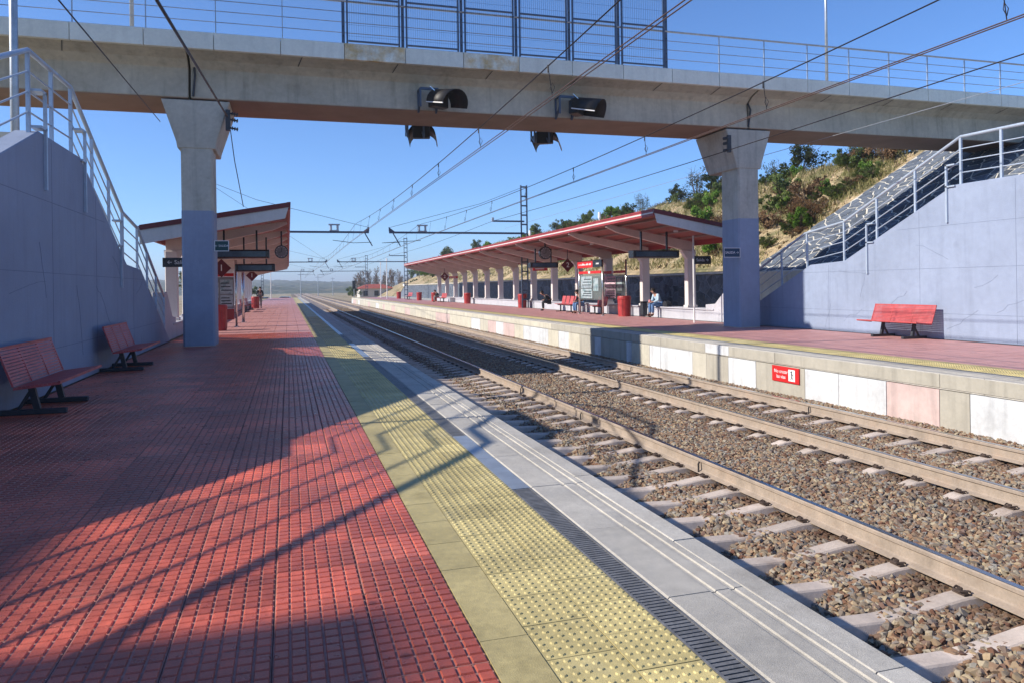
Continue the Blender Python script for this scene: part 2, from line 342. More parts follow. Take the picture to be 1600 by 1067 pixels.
BX = [2.0, 2.6, 3.3, 3.85, 4.1, 4.3, 4.9, 5.5, 6.03, 6.6, 7.16, 8.03, 8.9, 9.2, 9.45, 9.9]
BZ = [-1.16, -1.15, -1.13, -1.085, -.99, -.978, -.995, -.975, -.962, -.968, -.990, -.975, -.982, -.94, -.87, -.84]
def ballz(x, y=0): return float(np.interp(x, BX, BZ)) + 0.012 * noise.noise((x * 1.3, y * 1.3, 0))
ys = list(np.arange(-4, 60, 0.5)) + list(np.arange(60, 460, 4))
bed = grid('ballast_bed', [1.2, 2.0] + BX[1:-1] + [9.9, 10.6], ys, ballz, 'ballast_ground'); tag(bed, kind='structure')

stones = bpy.data.collections.new('ballast_sources')
for i in range(9):
    rs = random.Random(100 + i); bm = bmesh.new()
    for k in range(13):
        v = Vector((rs.gauss(0, 1), rs.gauss(0, 1), rs.gauss(0, 1))).normalized()
        bm.verts.new((v.x * 0.030 * rs.uniform(.8, 1.2), v.y * 0.021 * rs.uniform(.8, 1.2), v.z * 0.016 * rs.uniform(.8, 1.2)))
    bmesh.ops.convex_hull(bm, input=bm.verts)
    me = bpy.data.meshes.new('stone'); bm.to_mesh(me); bm.free(); me.materials.append(MATS['ballast_stone'])
    stones.objects.link(bpy.data.objects.new('stone', me))
def scatter(o, density, smin, smax, seed):
    ng = bpy.data.node_groups.new('scatter', 'GeometryNodeTree')
    ng.interface.new_socket('Geometry', in_out='INPUT', socket_type='NodeSocketGeometry'); ng.interface.new_socket('Geometry', in_out='OUTPUT', socket_type='NodeSocketGeometry')
    N = ng.nodes; L = ng.links; gi = N.new('NodeGroupInput'); go = N.new('NodeGroupOutput')
    d = N.new('GeometryNodeDistributePointsOnFaces'); d.inputs['Density'].default_value = density; d.inputs['Seed'].default_value = seed
    ci = N.new('GeometryNodeCollectionInfo'); ci.inputs[0].default_value = stones; ci.inputs[1].default_value = True; ci.inputs[2].default_value = True
    ip = N.new('GeometryNodeInstanceOnPoints'); ip.inputs['Pick Instance'].default_value = True
    rr = N.new('FunctionNodeRandomValue'); rr.data_type = 'FLOAT_VECTOR'; rr.inputs[0].default_value = (-0.9, -0.9, 0); rr.inputs[1].default_value = (0.9, 0.9, 6.28)
    rs = N.new('FunctionNodeRandomValue'); rs.data_type = 'FLOAT'; rs.inputs[2].default_value = smin; rs.inputs[3].default_value = smax
    ri = N.new('FunctionNodeRandomValue'); ri.data_type = 'INT'; ri.inputs[4].default_value = 0; ri.inputs[5].default_value = 8
    off = N.new('FunctionNodeRandomValue'); off.data_type = 'FLOAT_VECTOR'; off.inputs[0].default_value = (0, 0, -0.012); off.inputs[1].default_value = (0, 0, 0.020)
    sp = N.new('GeometryNodeSetPosition')
    L.new(gi.outputs[0], d.inputs['Mesh']); L.new(d.outputs['Points'], sp.inputs['Geometry']); L.new(off.outputs[0], sp.inputs['Offset'])
    L.new(sp.outputs[0], ip.inputs['Points']); L.new(ci.outputs[0], ip.inputs['Instance']); L.new(ri.outputs[2], ip.inputs['Instance Index'])
    L.new(rr.outputs[0], ip.inputs['Rotation']); L.new(rs.outputs[1], ip.inputs['Scale']); L.new(ip.outputs[0], go.inputs[0])
    o.modifiers.new('scatter', 'NODES').node_group = ng
xs_ = list(np.linspace(2.2, 9.68, 60))
for n_, y0, y1, den, a, b in (('near', 1.6, 14, 1250, .8, 1.75), ('mid', 14, 36, 620, .9, 1.7), ('far', 36, 95, 170, 1.4, 2.3)):
    o = grid('ballast', xs_, list(np.arange(y0, y1 + .01, .4)), ballz, 'ballast_stone')
    tag(o, {'near': 'loose brown and grey ballast stones around the nearest sleepers', 'mid': 'brown track ballast stones near the footbridge', 'far': 'distant brown ballast between the far platform canopies'}[n_], 'ballast', 'track ballast', 'stuff')
    scatter(o, den, a, b, 11 + len(n_))

# ---- tracks
def sleeper_mesh():
    P = [(-1.3, -.985), (-1.22, -.955), (-1.06, -.912), (-.98, -.906), (-.74, -.906), (-.66, -.912), (-.46, -.955), (0, -.972), (.42, -.942), (.66, -.912), (.74, -.906), (.98, -.906), (1.06, -.912), (1.22, -.955), (1.3, -.985)]
    mb = MB(); n = len(P)
    for x, z in P: mb.v += [(x, -.14, -1.12), (x, -.082, z - .012), (x, -.07, z), (x, .07, z), (x, .082, z - .012), (x, .14, -1.12)]
    for i in range(n - 1):
        a = i * 6
        for j in range(5): mb.f.append((a + j, a + j + 1, a + 7 + j, a + 6 + j))
    mb.f += [(5, 4, 3, 2, 1, 0), tuple((n - 1) * 6 + j for j in range(6))]; mb.m = [0] * len(mb.f)
    return mb.mesh('sleeper', 'sleeper_concrete')
SLEEPER = sleeper_mesh()
def clip_mesh():
    mb = MB()
    for s in (1,):
        mb.box(s * .115 - .025, s * .115 + .025, -.055, .055, -.908, -.893)
        mb.cyl((s * .125, 0, -.895), (s * .125, 0, -.862), .021, 6)
        mb.tube([(s * .075, -.045, -.885), (s * .10, -.055, -.872), (s * .155, -.03, -.878), (s * .155, .03, -.878), (s * .10, .055, -.872), (s * .075, .045, -.885)], .0085, 5)
    return mb.mesh('rail_clip', 'clip_rust')
CLIP = clip_mesh()
def track(xc, y0, label):
    t = empty('railway_track', (xc, 0, -1.1), label, 'track', 'the two railway tracks')
    for s in (-1, 1):
        x = xc + s * .87
        half = [(.07, -.906), (.07, -.896), (.022, -.878), (.010, -.868), (.009, -.785), (.034, -.770), (.036, -.742), (.030, -.733), (.018, -.730)]
        poly = [(x + a, z) for a, z in half] + [(x - a, z) for a, z in half[::-1]]
        rl = MB().prism(poly, 'y', -5, 430).build('rail', 'rail_rust', t)
        MB().box(x - .027, x + .027, -5, 430, -.7345, -.7285).build('running_surface', 'rail_bright', rl)
    k = 0; rest = MB()
    for k in range(150):
        y = y0 - 3.0 + .6 * k
        o = inst('sleeper', SLEEPER, (xc, y, random.uniform(-.006, .004)), t, rot=(0, 0, random.uniform(-.006, .006)))
        if 1.5 < y < 24:
            for s in (-1, 1):
                for q in (-1, 1): inst('rail_clip', CLIP, (xc + s * .87, y, 0), o, scale=(q, 1, 1))
    for k in range(150, 640):
        y = y0 - 3.0 + .6 * k; rest.box(xc - 1.3, xc + 1.3, y - .1, y + .1, -1.0, -.915)
    tag(rest.build('sleeper', 'sleeper_concrete', t), kind='stuff')
    for y in (8.2, 15.6, 12.1) if xc < 6 else (11.2, 18.4):
        MB().tube([(xc + .87 - .06, y, -.90), (xc + .87 - .05, y + .02, -.80), (xc + .87, y + .03, -.735), (xc + .87 + .05, y + .05, -.80), (xc + .93, y + .1, -.9), (xc + 1.2, y + .5, -.93)], .012, 5).build('bond_cable', 'wire', t)
    return t
track(4.03, 4.39, 'nearer railway track, its rail running along the left platform edge')
track(8.03, 6.45, 'farther railway track running beside the painted right platform wall')

# ---- platforms
def tile_mesh():
    mb = MB(); h = .1982; mb.k = 1; mb.box(-h, h, -h, h, -.04, -.0070); mb.k = 0
    c = .3964 / 6
    for i in range(6):
        for j in range(6):
            x = -h + c * (i + .5); y = -h + c * (j + .5); a = c / 2 - .0045; b = c / 2 - .0085
            mb.add([(x - a, y - a, -.0070), (x + a, y - a, -.0070), (x + a, y + a, -.0070), (x - a, y + a, -.0070), (x - b, y - b, 0), (x + b, y - b, 0), (x + b, y + b, 0), (x - b, y + b, 0)],
                   [(4, 5, 6, 7), (0, 1, 5, 4), (1, 2, 6, 5), (2, 3, 7, 6), (3, 0, 4, 7)])
    return mb
TILE = tile_mesh(); TILE_ME = TILE.mesh('paving_tile', ['red_tile', 'groove_dust'])
def tact_mesh(wx):
    mb = MB(); h = .148; w = wx / 2 - .002; mb.box(-w, w, -h, h, -.04, -.005)
    for i in range(6):
        for j in range(6):
            x = -w + wx / 6 * (i + .5); y = -h + .296 / 6 * (j + .5)
            vs = [(x + r_ * math.cos(k * math.pi / 4), y + r_ * math.sin(k * math.pi / 4), z) for r_, z in ((.0145, -.005), (.0095, .0005)) for k in range(8)]
            mb.add(vs, [(k, (k + 1) % 8, 8 + (k + 1) % 8, 8 + k) for k in range(8)] + [tuple(range(8, 16))])
    return mb
TACT1 = tact_mesh(.30).mesh('tactile_tile', 'yellow_tile'); TACT2 = tact_mesh(.27).mesh('tactile_tile', 'yellow_tile')
PLAIN = MB().box(-.1, .1, -.198, .198, -.04, -.002).mesh('border_tile', 'yellow_plain')
def kerb_mesh():
    pr = [(1.64, -.25), (1.64, -.012), (1.652, 0), (1.862, 0), (1.866, -.008), (1.892, -.008), (1.896, 0), (1.962, 0), (1.966, -.008), (1.992, -.008), (1.996, 0), (2.034, 0), (2.038, -.006), (2.038, -.25)]
    return MB().prism(pr, 'y', -.497, .497).mesh('kerb_block', 'kerb_concrete')
KERB = kerb_mesh()
COPING = MB().prism([(2.043, -.24), (2.043, -.006), (2.049, 0), (2.176, 0), (2.19, -.014), (2.19, -.24)], 'y', -.7465, .7465).mesh('coping_slab', 'coping_concrete')
def grate_mesh():
    mb = MB(); mb.box(1.497, 1.509, -.497, .497, -.03, -.004); mb.box(1.625, 1.637, -.497, .497, -.03, -.004)
    for i in range(33): y = -.485 + i * .0303; mb.box(1.509, 1.625, y - .0105, y + .0105, -.03, -.006)
    return mb.mesh('drain_grate', 'grate_steel')
GRATE = grate_mesh(); PLATE = MB().box(1.499, 1.635, -.497, .497, -.03, -.003).mesh('drain_cover', 'galvanised')

CXP = 11.84
def xf(x, mir): return CXP - x if mir else x
def platform(name, mir, yend):
    p = empty(name, (xf(-.5, mir), 10, 0), kind='structure')
    MB(mir and CXP).box(-3.3, 1.495, -6, yend, -1.3, -.030).build('foundation', 'tile_joint', p)
    MB(mir and CXP).box(1.495, 1.64, -6, yend, -1.3, -.045).build('drain_channel', 'grate_steel', p)
    MB(mir and CXP).box(1.64, 2.10, -6, yend, -1.3, -.255).build('platform_core', 'concrete', p)
    S = (-1, 1, 1) if mir else None
    ncop = int((yend + 5) / 1.5)
    for k in range(ncop): inst('coping_slab', COPING, (xf(0, mir), -4.35 + 1.5 * k - (.16 if not mir else 0), random.uniform(-.002, .002)), p, scale=S)
    for k in range(int(yend + 5)):
        inst('kerb_block', KERB, (xf(0, mir), -4.43 + k, random.uniform(-.002, .001)), p, scale=S)
    for k in range(int(yend + 5)):
        y = -4.43 + k
        if y > 60: break
        inst(*(('drain_cover', PLATE) if (5.3 < y < 7.2 or 16 < y < 20 or y > 24) else ('drain_grate', GRATE)), (xf(0, mir), y, 0), p, scale=S)
    MB(mir and CXP).box(1.497, 1.637, 56, yend, -.03, -.004).build('drain_cover', 'galvanised', p)
    # red paving, tactile strip, plain border
    rest = MB(mir and CXP); far = MB(mir and CXP); cnt = 0
    cells = []
    for i in range(10):
        for j in range(int((yend + 2) / .4)):
            x = .72 - .4 * (i + .5); y = 3.17 - 4.0 + .4 * (j + .5); cells.append((x, y))
    for x, y in cells:
        wx = xf(x, mir)
        depth = wx * math.sin(YAW) + y * math.cos(YAW); side = wx * math.cos(YAW) - y * math.sin(YAW)
        vis = depth > 1.5 and abs(side) < .70 * depth + .4 and y > 1.4
        if vis and cnt < 299 and not mir and y < 14.5:
            cnt += 1
            inst('paving_tile', TILE_ME, (wx, y, random.uniform(-.0015, .0015)), p, rot=(random.uniform(-.003, .003), random.uniform(-.003, .003), random.choice((0, math.pi))))
        elif y < 26 and not mir and y > 1:
            dz = random.uniform(-.0015, .0015); rest.add([(a + x, b + y, c + dz) for a, b, c in TILE.v], TILE.f); rest.m[-len(TILE.f):] = TILE.m
        else:
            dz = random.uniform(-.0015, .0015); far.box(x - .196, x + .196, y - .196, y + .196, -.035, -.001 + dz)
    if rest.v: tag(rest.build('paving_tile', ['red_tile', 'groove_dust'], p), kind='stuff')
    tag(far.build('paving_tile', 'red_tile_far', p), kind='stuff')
    frest = MB(mir and CXP)
    for j in range(int((yend + 3) / .3)):
        y = 2.71 - 4.5 + .3 * (j + .5); 
        if y < (40 if not mir else 34):
            inst('tactile_tile', TACT1, (xf(1.075, mir), y, random.uniform(-.001, .001)), p)
            inst('tactile_tile', TACT2, (xf(1.360, mir), y + .12, random.uniform(-.001, .001)), p)
        else: frest.box(.927, 1.223, y - .148, y + .148, -.03, -.001); frest.box(1.227, 1.493, y - .148, y + .148, -.03, -.0005)
    tag(frest.build('tactile_tile', 'yellow_tile', p), kind='stuff')
    prest = MB(mir and CXP)
    for j in range(int((yend + 3) / .4)):
        y = 3.33 - 4.4 + .4 * (j + .5)
        if y < 60: inst('border_tile', PLAIN, (xf(.8225, mir), y, random.uniform(-.0015, .001)), p)
        else: prest.box(.7225, .9225, y - .198, y + .198, -.03, -.002)
    tag(prest.build('border_tile', 'yellow_plain', p), kind='stuff')
    return p
PL = platform('platform_left', False, 136)
PR = platform('platform_right', True, 121)
MB().box(2.10, 2.17, -6, 136, -1.3, -.242).build('platform_wall', 'wall_grey', PL)

# painted panels of the right platform wall
XW = CXP - 2.19
edges = [(4.0, 'wall_white'), (8.62, 'wall_grey'), (9.16, 'wall_pink'), (10.23, 'wall_white'), (11.37, 'wall_white'), (12.3, 'wall_grey'), (13.89, 'wall_white'), (14.94, 'wall_grey'), (15.87, 'wall_beige'), (16.53, 'wall_white'),
         (18.2, 'wall_white'), (18.83, 'wall_cream'), (19.97, 'wall_white'), (20.32, 'wall_grey'), (22.22, 'wall_white'), (22.74, 'wall_grey'), (24.04, 'wall_cream'), (25.09, 'wall_white'), (26.15, 'wall_cream'), (27.29, 'wall_white'),
         (29.7, 'wall_white'), (30.5, 'wall_cream'), (31.82, 'wall_pink'), (33.6, 'wall_white'), (34.9, 'wall_pink'), (36.4, 'wall_beige'), (38, 'wall_white')]
rng_ = random.Random(3); y = 40.0
while y < 121: edges.append((y, rng_.choice(['wall_cream', 'wall_cream', 'wall_white', 'wall_beige', 'wall_pink']))); y += rng_.uniform(1.6, 4.2)
edges.append((121, None))
for (a, m), (b, _) in zip(edges[:-1], edges[1:]):
    MB().box(XW - .02 - random.uniform(0, .006), XW + .1, a + .006, b - .006, -1.15, -.252).build('wall_panel', m, PR)
MB().box(XW + .01, XW + .3, -6, 121, -1.3, -.26).build('platform_wall', 'concrete', PR)
y = -4.0; k = 0
up = {14.94: 'wall_white'}
ub = [-4, 1.2, 5.0, 9.16, 13.25, 14.94, 15.95, 18.2, 20.0, 23.5, 27, 30.5, 34.5, 38, 42, 46, 50, 54, 58, 62, 67, 72, 77, 82, 87, 92, 97, 102, 107, 112, 117, 121]
for a, b in zip(ub[:-1], ub[1:]):
    MB().box(XW - .012, XW + .02, a + .006, b - .006, -.222, -.012).build('edge_beam', 'wall_white' if a == 14.94 else ('wall_grey' if a < 27 else 'wall_cream'), PR, bevel=.004)
# warning plate on the wall
ws = empty('warning_sign', (XW, 12.87, -.55), 'small red warning plate with white lettering fixed to the right platform wall', 'sign')
MB().box(XW - .05, XW - .026, 12.44, 13.29, -.575, -.262).build('plate', 'sign_red', ws)
text('lettering', 'No cruzar\nlas vías', .105, (XW - .0505, 13.00, -.42), (0, -1, 0), (0, 0, 1), 'white_print', ws)
pic = MB().box(XW - .053, XW - .050, 12.56, 12.76, -.535, -.305).build('pictogram', 'white_print', ws)
fg = MB(); fg.cyl((XW - .0555, 12.66, -.345), (XW - .053, 12.66, -.345), .018, 8)
fg.beam((XW - .0545, 12.66, -.37), (XW - .0545, 12.65, -.44), .003, .026, (0, 1, 0)); fg.beam((XW - .0545, 12.65, -.44), (XW - .0545, 12.61, -.51), .003, .016, (0, 1, 0)); fg.beam((XW - .0545, 12.65, -.44), (XW - .0545, 12.69, -.51), .003, .016, (0, 1, 0)); fg.beam((XW - .0545, 12.70, -.34), (XW - .0545, 12.61, -.42), .003, .012, (0, 1, 0))
fg.build('walking_figure', 'sign_dark', pic)
# ------------------------------------------------------------------ staircases on both platforms
PROFILE = [(2.4, 0), (6.9, 2.05), (7.6, 2.05), (11.84, 3.69), (13.97, 3.69), (17.65, 2.02), (19.1, 1.95), (23.55, 0)]
def prof(y): return float(np.interp(y, [p[0] for p in PROFILE], [p[1] for p in PROFILE]))
def staircase(mir, label, rlabel):
    C = 11.9
    X = lambda x: C - x if mir else x
    mm = C if mir else False
    st = empty('staircase', (X(-4.5), 13, 0), label, 'staircase')
    XF = -3.3
    w = MB(mm).prism(PROFILE, 'x', XF - .3, XF).build('side_wall', 'blue_paint', st, bevel=.012)
    MB(mm).prism([(a, b - .0) if i in (0, 7) else (a, b - .02) for i, (a, b) in enumerate(PROFILE)], 'x', XF - 2.9, XF - 2.62).build('side_wall', 'blue_paint', st)
    # pour lines of the concrete, as fine recessed-looking battens
    # treads
    for (ya, yb) in ((2.4, 6.9), (11.84, 7.6), (13.97, 17.65), (19.1, 23.55)):
        za, zb = prof(ya), prof(yb); n = max(int(round(abs(zb - za) / .17)), 1)
        for i in range(n):
            y0 = ya + (yb - ya) * i / n; y1 = ya + (yb - ya) * (i + 1) / n; zt = min(prof(y0), prof(y1))
            MB(mm).box(XF - 2.62, XF - .302, min(y0, y1), max(y0, y1), zt - .34, zt - .03).build('step', 'concrete', st)
    for ya, yb in ((6.9, 7.6), (11.84, 13.97), (17.65, 19.1)):
        z = min(prof(ya), prof(yb)); MB(mm).box(XF - 2.62, XF - .302, ya, yb, z - .35, z - .03).build('landing', 'concrete', st)
    # railing
    rl = empty('stair_railing', (X(XF - .06), 13, prof(13)), rlabel, 'railing')
    xr = XF - .10
    H = 1.13
    ys = [2.6, 6.9, 7.6, 11.75, 13.85, 17.75, 19.45, 23.25]
    def line(dz, r, n=8, nm='rail'):
        pts = [(xr, y, prof(y) + dz) for y in ys]
        # one straight length between bends
        for a, b in zip(pts[:-1], pts[1:]): MB(mm).cyl(a, b, r, n).build(nm, 'rail_paint', rl, smooth=False)
    line(H, .036, 10, 'handrail')
    for dz in (.84, .56, .28): line(dz, .014, 6)
    mbk = []
    posts = [2.6, 8.3, 10.3, 11.75, 12.8, 13.85, 15.2, 16.5, 17.75, 19.35, 20.6, 21.9, 23.2]
    for y in posts: MB(mm).box(xr - .024, xr + .024, y - .028, y + .028, prof(y) - .02, prof(y) + H - .02).build('post', 'rail_paint', rl)
    for y in ((14.15, 16.75) if mir else (12.05, 14.2, 17.0)):
        z = prof(y)
        if z < .9 or y < 11: continue
        a = MB(mm).box(XF + .003, XF + .045, y - .024, y + .024, z - .80, z + .58).build('anchor_post', 'rail_paint', rl)
        MB(mm).box(XF - .10, XF + .045, y - .24, y + .024, z + .55, z + .585).build('bracket', 'rail_paint', a)
        MB(mm).box(XF - .10, XF + .045, y - .24, y + .024, z + .04, z + .075).build('bracket', 'rail_paint', a)
    # hairline pour joints, standing 4 mm proud
    for y in (5.2, 8.6, 12.4, 15.0, 18.3): 
        MB(mm).box(XF - .01, XF + .002, y - .004, y + .004, .02, max(prof(y) - .06, .2)).build('pour_joint', 'wall_joint', st)
    for z, a, b in ((.62, 3.9, 21.9), (1.72, 6.6, 19.5), (2.75, 9.6, 15.7)):
        MB(mm).box(XF - .01, XF + .0025, a, b, z - .003, z + .003).build('pour_joint', 'wall_joint', st)
    cr_ = random.Random(5 if mir else 6)
    for k in range(9):       # hairline cracks in the plaster
        y = cr_.uniform(9.5, 21); z = cr_.uniform(.3, max(prof(y) - .35, .4)); pts = []
        dy, dz = cr_.choice(((.22, .03), (.18, -.10), (.05, -.16), (.2, .07)))
        for j in range(cr_.randint(5, 9)):
            if z < prof(y) - .05: pts.append((XF + .0005, y, z))
            y += dy * cr_.uniform(.4, 1.3); z += dz * cr_.uniform(.2, 1.4) + cr_.uniform(-.03, .03)
        pts = [q for q in pts if 0.05 < q[2] < prof(q[1]) - .06]
        if len(pts) > 3: MB(mm).tube(pts, .0035, 4).build('crack', 'wall_joint', st)
staircase(False, 'shaded blue-grey concrete staircase at the left edge behind the two red benches', 'pale steel railing climbing the shaded left staircase')
staircase(True, 'sunlit pale blue-grey concrete staircase at the right behind the single red bench', 'pale steel railing on the sunlit right staircase')

# ------------------------------------------------------------------ footbridge
br = empty('footbridge', (6, 21.6, 0), 'concrete footbridge on flared piers crossing above both tracks', 'bridge')
GP = [(20.14, 7.52), (20.62, 7.36), (20.84, 7.18), (20.78, 6.42), (22.80, 6.42), (22.74, 7.18), (22.96, 7.36), (23.56, 7.52), (23.56, 7.80), (20.14, 7.80)]
for a, b in ((-40, -2.40), (-2.34, 14.24), (14.30, 40)):
    MB().prism(GP, 'x', a, b).build('girder', 'girder_concrete', br, bevel=.015)
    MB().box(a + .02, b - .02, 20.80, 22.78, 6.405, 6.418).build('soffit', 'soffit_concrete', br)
for x in (-9.4, -7.1, -5.1, .45, 2.95, 5.6, 8.2, 10.9, 12.9, 17, 19.5, 22, 24.5):   # construction joints in the haunch
    MB().beam((x, 20.12, 7.515), (x - .12, 20.6, 7.355), .02, .006, (0, -.3, 1)).build('joint_strip', 'dark_steel', br)
k = 0; x = -4.92 - 1.605 * 20
i = 0
while x < 40:
    nm = 'rust_stain' if (abs(x - 1.5) < .4 or abs(x - 4.7) < .4) else 'fascia_concrete'
    MB().prism([(20.02, 7.47), (20.02, 7.885), (20.06, 7.905), (20.14, 7.905), (20.14, 7.47)], 'x', x + .008, x + 1.597).build('fascia_panel', nm, br, bevel=.006)
    MB().prism([(23.68, 7.47), (23.68, 7.885), (23.64, 7.905), (23.56, 7.905), (23.56, 7.47)], 'x', x + .008, x + 1.597).build('fascia_panel', 'fascia_concrete', br)
    x += 1.605
MB().box(-40, 40, 20.145, 23.555, 7.80, 7.86).build('walkway', 'concrete', br)
for xc in (-2.23, 14.29):
    p = MB().box(xc - .385, xc + .385, 20.86, 21.86, -.4, 5.18).build('pier', 'concrete', br, bevel=.05)
    MB().box(xc - .389, xc + .389, 20.856, 21.864, -.03, 3.56).build('painted_base', 'blue_paint', p, bevel=.05)
    cp = MB(); a, b, h0, h1 = .46, .83, 5.12, 6.40
    cp.v = [(xc - a, 20.84, h0), (xc + a, 20.84, h0), (xc + a, 22.5, h0), (xc - a, 22.5, h0), (xc - a - .02, 20.83, h0 + .16), (xc + a + .02, 20.83, h0 + .16), (xc + a + .02, 22.6, h0 + .16), (xc - a - .02, 22.6, h0 + .16),
            (xc - b, 20.82, h1 - .03), (xc + b, 20.82, h1 - .03), (xc + b, 22.7, h1 - .03), (xc - b, 22.7, h1 - .03)]
    cp.f = [(3, 2, 1, 0), (8, 9, 10, 11)] + [(i, (i + 1) % 4, 4 + (i + 1) % 4, 4 + i) for i in range(4)] + [(4 + i, 4 + (i + 1) % 4, 8 + (i + 1) % 4, 8 + i) for i in range(4)]; cp.m = [0] * len(cp.f)
    MB
    c_ = cp.build('pier_cap', 'concrete', br, bevel=.02)
    MB().tube([(xc - .02, 20.80, 7.2), (xc + .04 if xc > 0 else xc, 20.76, 7.0), (xc - .05, 20.76, 6.45)], .03, 6).build('drain_pipe', 'dark_steel', br)
# railings of the bridge: near and far side
for yy, nm in ((20.10, 'near'), (23.60, 'far')):
    rl = empty('bridge_railing', (6, yy, 7.9), 'grey steel railing along the %s side of the footbridge' % nm, 'railing')
    MB().cyl((-40, yy, 9.02), (40, yy, 9.02), .03, 8).build('handrail', 'galvanised', rl)
    for z in (8.74, 8.47, 8.19): MB().cyl((-40, yy, z), (40, yy, z), .011, 5).build('rail', 'galvanised', rl)
    x = -4.92 - 1.605 * 20 + .05
    while x < 40:
        if nm == 'near' and not (1.2 < x < 11.2): MB().box(x - .012, x + .012, yy - .022, yy + .022, 7.88, 9.0).build('post', 'galvanised', rl)
        elif nm == 'far':
            if 1.0 < x < 13:
                for d in (-.11, .0, .11): MB().tube([(x + d, yy, 7.88), (x + d, yy, 8.45), (x + d + .05, yy + .03, 8.75), (x + d + .09, yy - .02, 9.0)], .026, 5).build('post', 'dark_steel', rl)
            else: MB().box(x - .012, x + .012, yy - .022, yy + .022, 7.88, 9.0).build('post', 'galvanised', rl)
        x += 1.605
fx = [1.48, 3.05, 4.67, 6.25, 7.85, 9.40, 10.97]
for i in range(6):
    a, b = fx[i] + .10, fx[i + 1] - .10
    f = empty('screen_panel', Vector(((a + b) / 2, 20.05, 7.9)) - wloc(br)); f.parent = br
    for x in (a, b): MB().box(x - .022, x + .022, 20.02, 20.08, 7.91, 10.3).build('frame_post', 'blue_steel', f)
    for z in (7.965, 9.12, 10.27): MB().box(a + .03, b - .03, 20.025, 20.075, z - .02, z + .02).build('frame_rail', 'blue_steel', f)
    me_ = MB(); x = a + .06
    while x < b - .04: me_.box(x - .0022, x + .0022, 20.047, 20.053, 8.0, 10.24); x += .06
    for z in np.arange(8.1, 10.2, .3): me_.box(a + .03, b - .03, 20.047, 20.053, z - .002, z + .002)
    tag(me_.build('wire_mesh', 'blue_steel', f), kind='stuff')
for i in range(7):
    x = fx[i]
    s = empty('screen_support', Vector((x, 20.1, 7.9)) - wloc(br)); s.parent = br
    MB().box(x - .04, x + .04, 20.085, 20.097, 7.9, 10.3).build('flange', 'blue_steel', s)
    for z in (8.1, 8.35, 8.8, 9.3): MB().box(x - .012, x + .012, 20.078, 20.085, z - .018, z + .018).build('bolt', 'sign_dark', s)
# lamp posts on and beside the bridge
for (x, y, z0, z1, lab) in ((-3.91, 22.0, 7.86, 14.5, 'thin grey lamp post standing on the left part of the footbridge'), (18.32, 22.0, 7.86, 14.5, 'thin grey lamp post standing on the right part of the footbridge'), (-4.85, 16.0, -.03, 11.5, 'thick grey lamp post behind the left staircase landing')):
    l = empty('lamp_post', (x, y, z0), lab, 'lamp post')
    MB().cyl((x, y, z0), (x, y, z1), .085 if z0 < 1 else .055, 10, .06 if z0 < 1 else .04).build('pole', 'galvanised', l, smooth=True)
    MB().box(x - .15, x + .15, y - .15, y + .15, z0, z0 + .03).build('base_plate', 'galvanised', l)
    MB().box(x - .1, x + .5, y - .09, y + .09, z1 - .05, z1 + .07).build('lantern', 'galvanised', l, bevel=.03)

# hooded monitors hanging on the girder, two on each face
def monitor(x, y, z, face, rot, label):
    t = empty('hooded_monitor', (x, y, z), label, 'monitor', 'hooded monitors on the footbridge')
    s = face           # -1: near face, +1: far face
    yb = 20.79 if s < 0 else 22.79
    for px in (x - .38, x + .12):
        fr = MB()
        for a, b in (((px, yb, z + .28), (px, yb, z - .32)), ((px, yb, z + .28), (px, yb + s * .34, z + .28)), ((px, yb + s * .34, z + .28), (px, yb + s * .34, z - .22)), ((px, yb, z - .30), (px, yb + s * .34, z - .02))): fr.beam(a, b, .05, .05, (1, 0, 0))
        fr.build('bracket', 'blue_steel', t)
    MB().beam((x - .38, yb + s * .34, z + .28), (x + .12, yb + s * .34, z + .28), .06, .07).build('cross_bar', 'blue_steel', t)
    d = Vector((math.sin(rot), -math.cos(rot) * (1 if s < 0 else 1), 0)) ; sd = Vector((math.cos(rot), math.sin(rot), 0))
    c0 = Vector((x + .12, yb + s * .42, z))
    MB().obox(c0 - d * .02 + Vector((0, 0, -.06)), sd * .26, d * .14, Vector((0, 0, .19))).build('screen_case', 'black_hood', t, bevel=.02)
    hd = MB(); n = 12; hood = []
    tilt = Vector((0, 0, -.22 if s < 0 else -.30))
    for ly in (0.0, .70):
        for i in range(n + 1):
            a = math.pi * (i / n) * 1.06 - .1
            hood.append(c0 + d * (ly + (.16 * math.sin(a) if ly else 0)) + sd * (math.cos(a) * .44) + Vector((0, 0, math.sin(a) * .40 - .14)) + tilt * ly)
    hd.add(hood, [(i, i + 1, n + 2 + i, n + 1 + i) for i in range(n)])
    o = hd.build('hood', 'black_hood', t, smooth=True); sl = o.modifiers.new('solid', 'SOLIDIFY'); sl.thickness = .012
    e0 = c0 + sd * -.44 + Vector((0, 0, -.15)); 
    MB().beam(e0, e0 + d * .70 + tilt * .70, .03, .03).build('hood_trim', 'white_paint', t)
    MB().beam(c0 + sd * -.30 + Vector((0, 0, .3)), c0 + d * .25 + sd * -.2 + Vector((0, 0, .04)), .02, .02).build('stay', 'stainless', t)
monitor(3.95, 20.4, 6.66, -1, R(28), 'black hooded monitor on the near face of the footbridge, left one')
monitor(8.05, 20.4, 6.68, -1, R(48), 'black hooded monitor on the near face of the footbridge, right one')
monitor(3.95, 23.2, 6.36, 1, R(165), 'black hooded monitor hanging below the far side of the footbridge, left one')
monitor(8.05, 23.2, 6.36, 1, R(150), 'black hooded monitor hanging below the far side of the footbridge, right one')

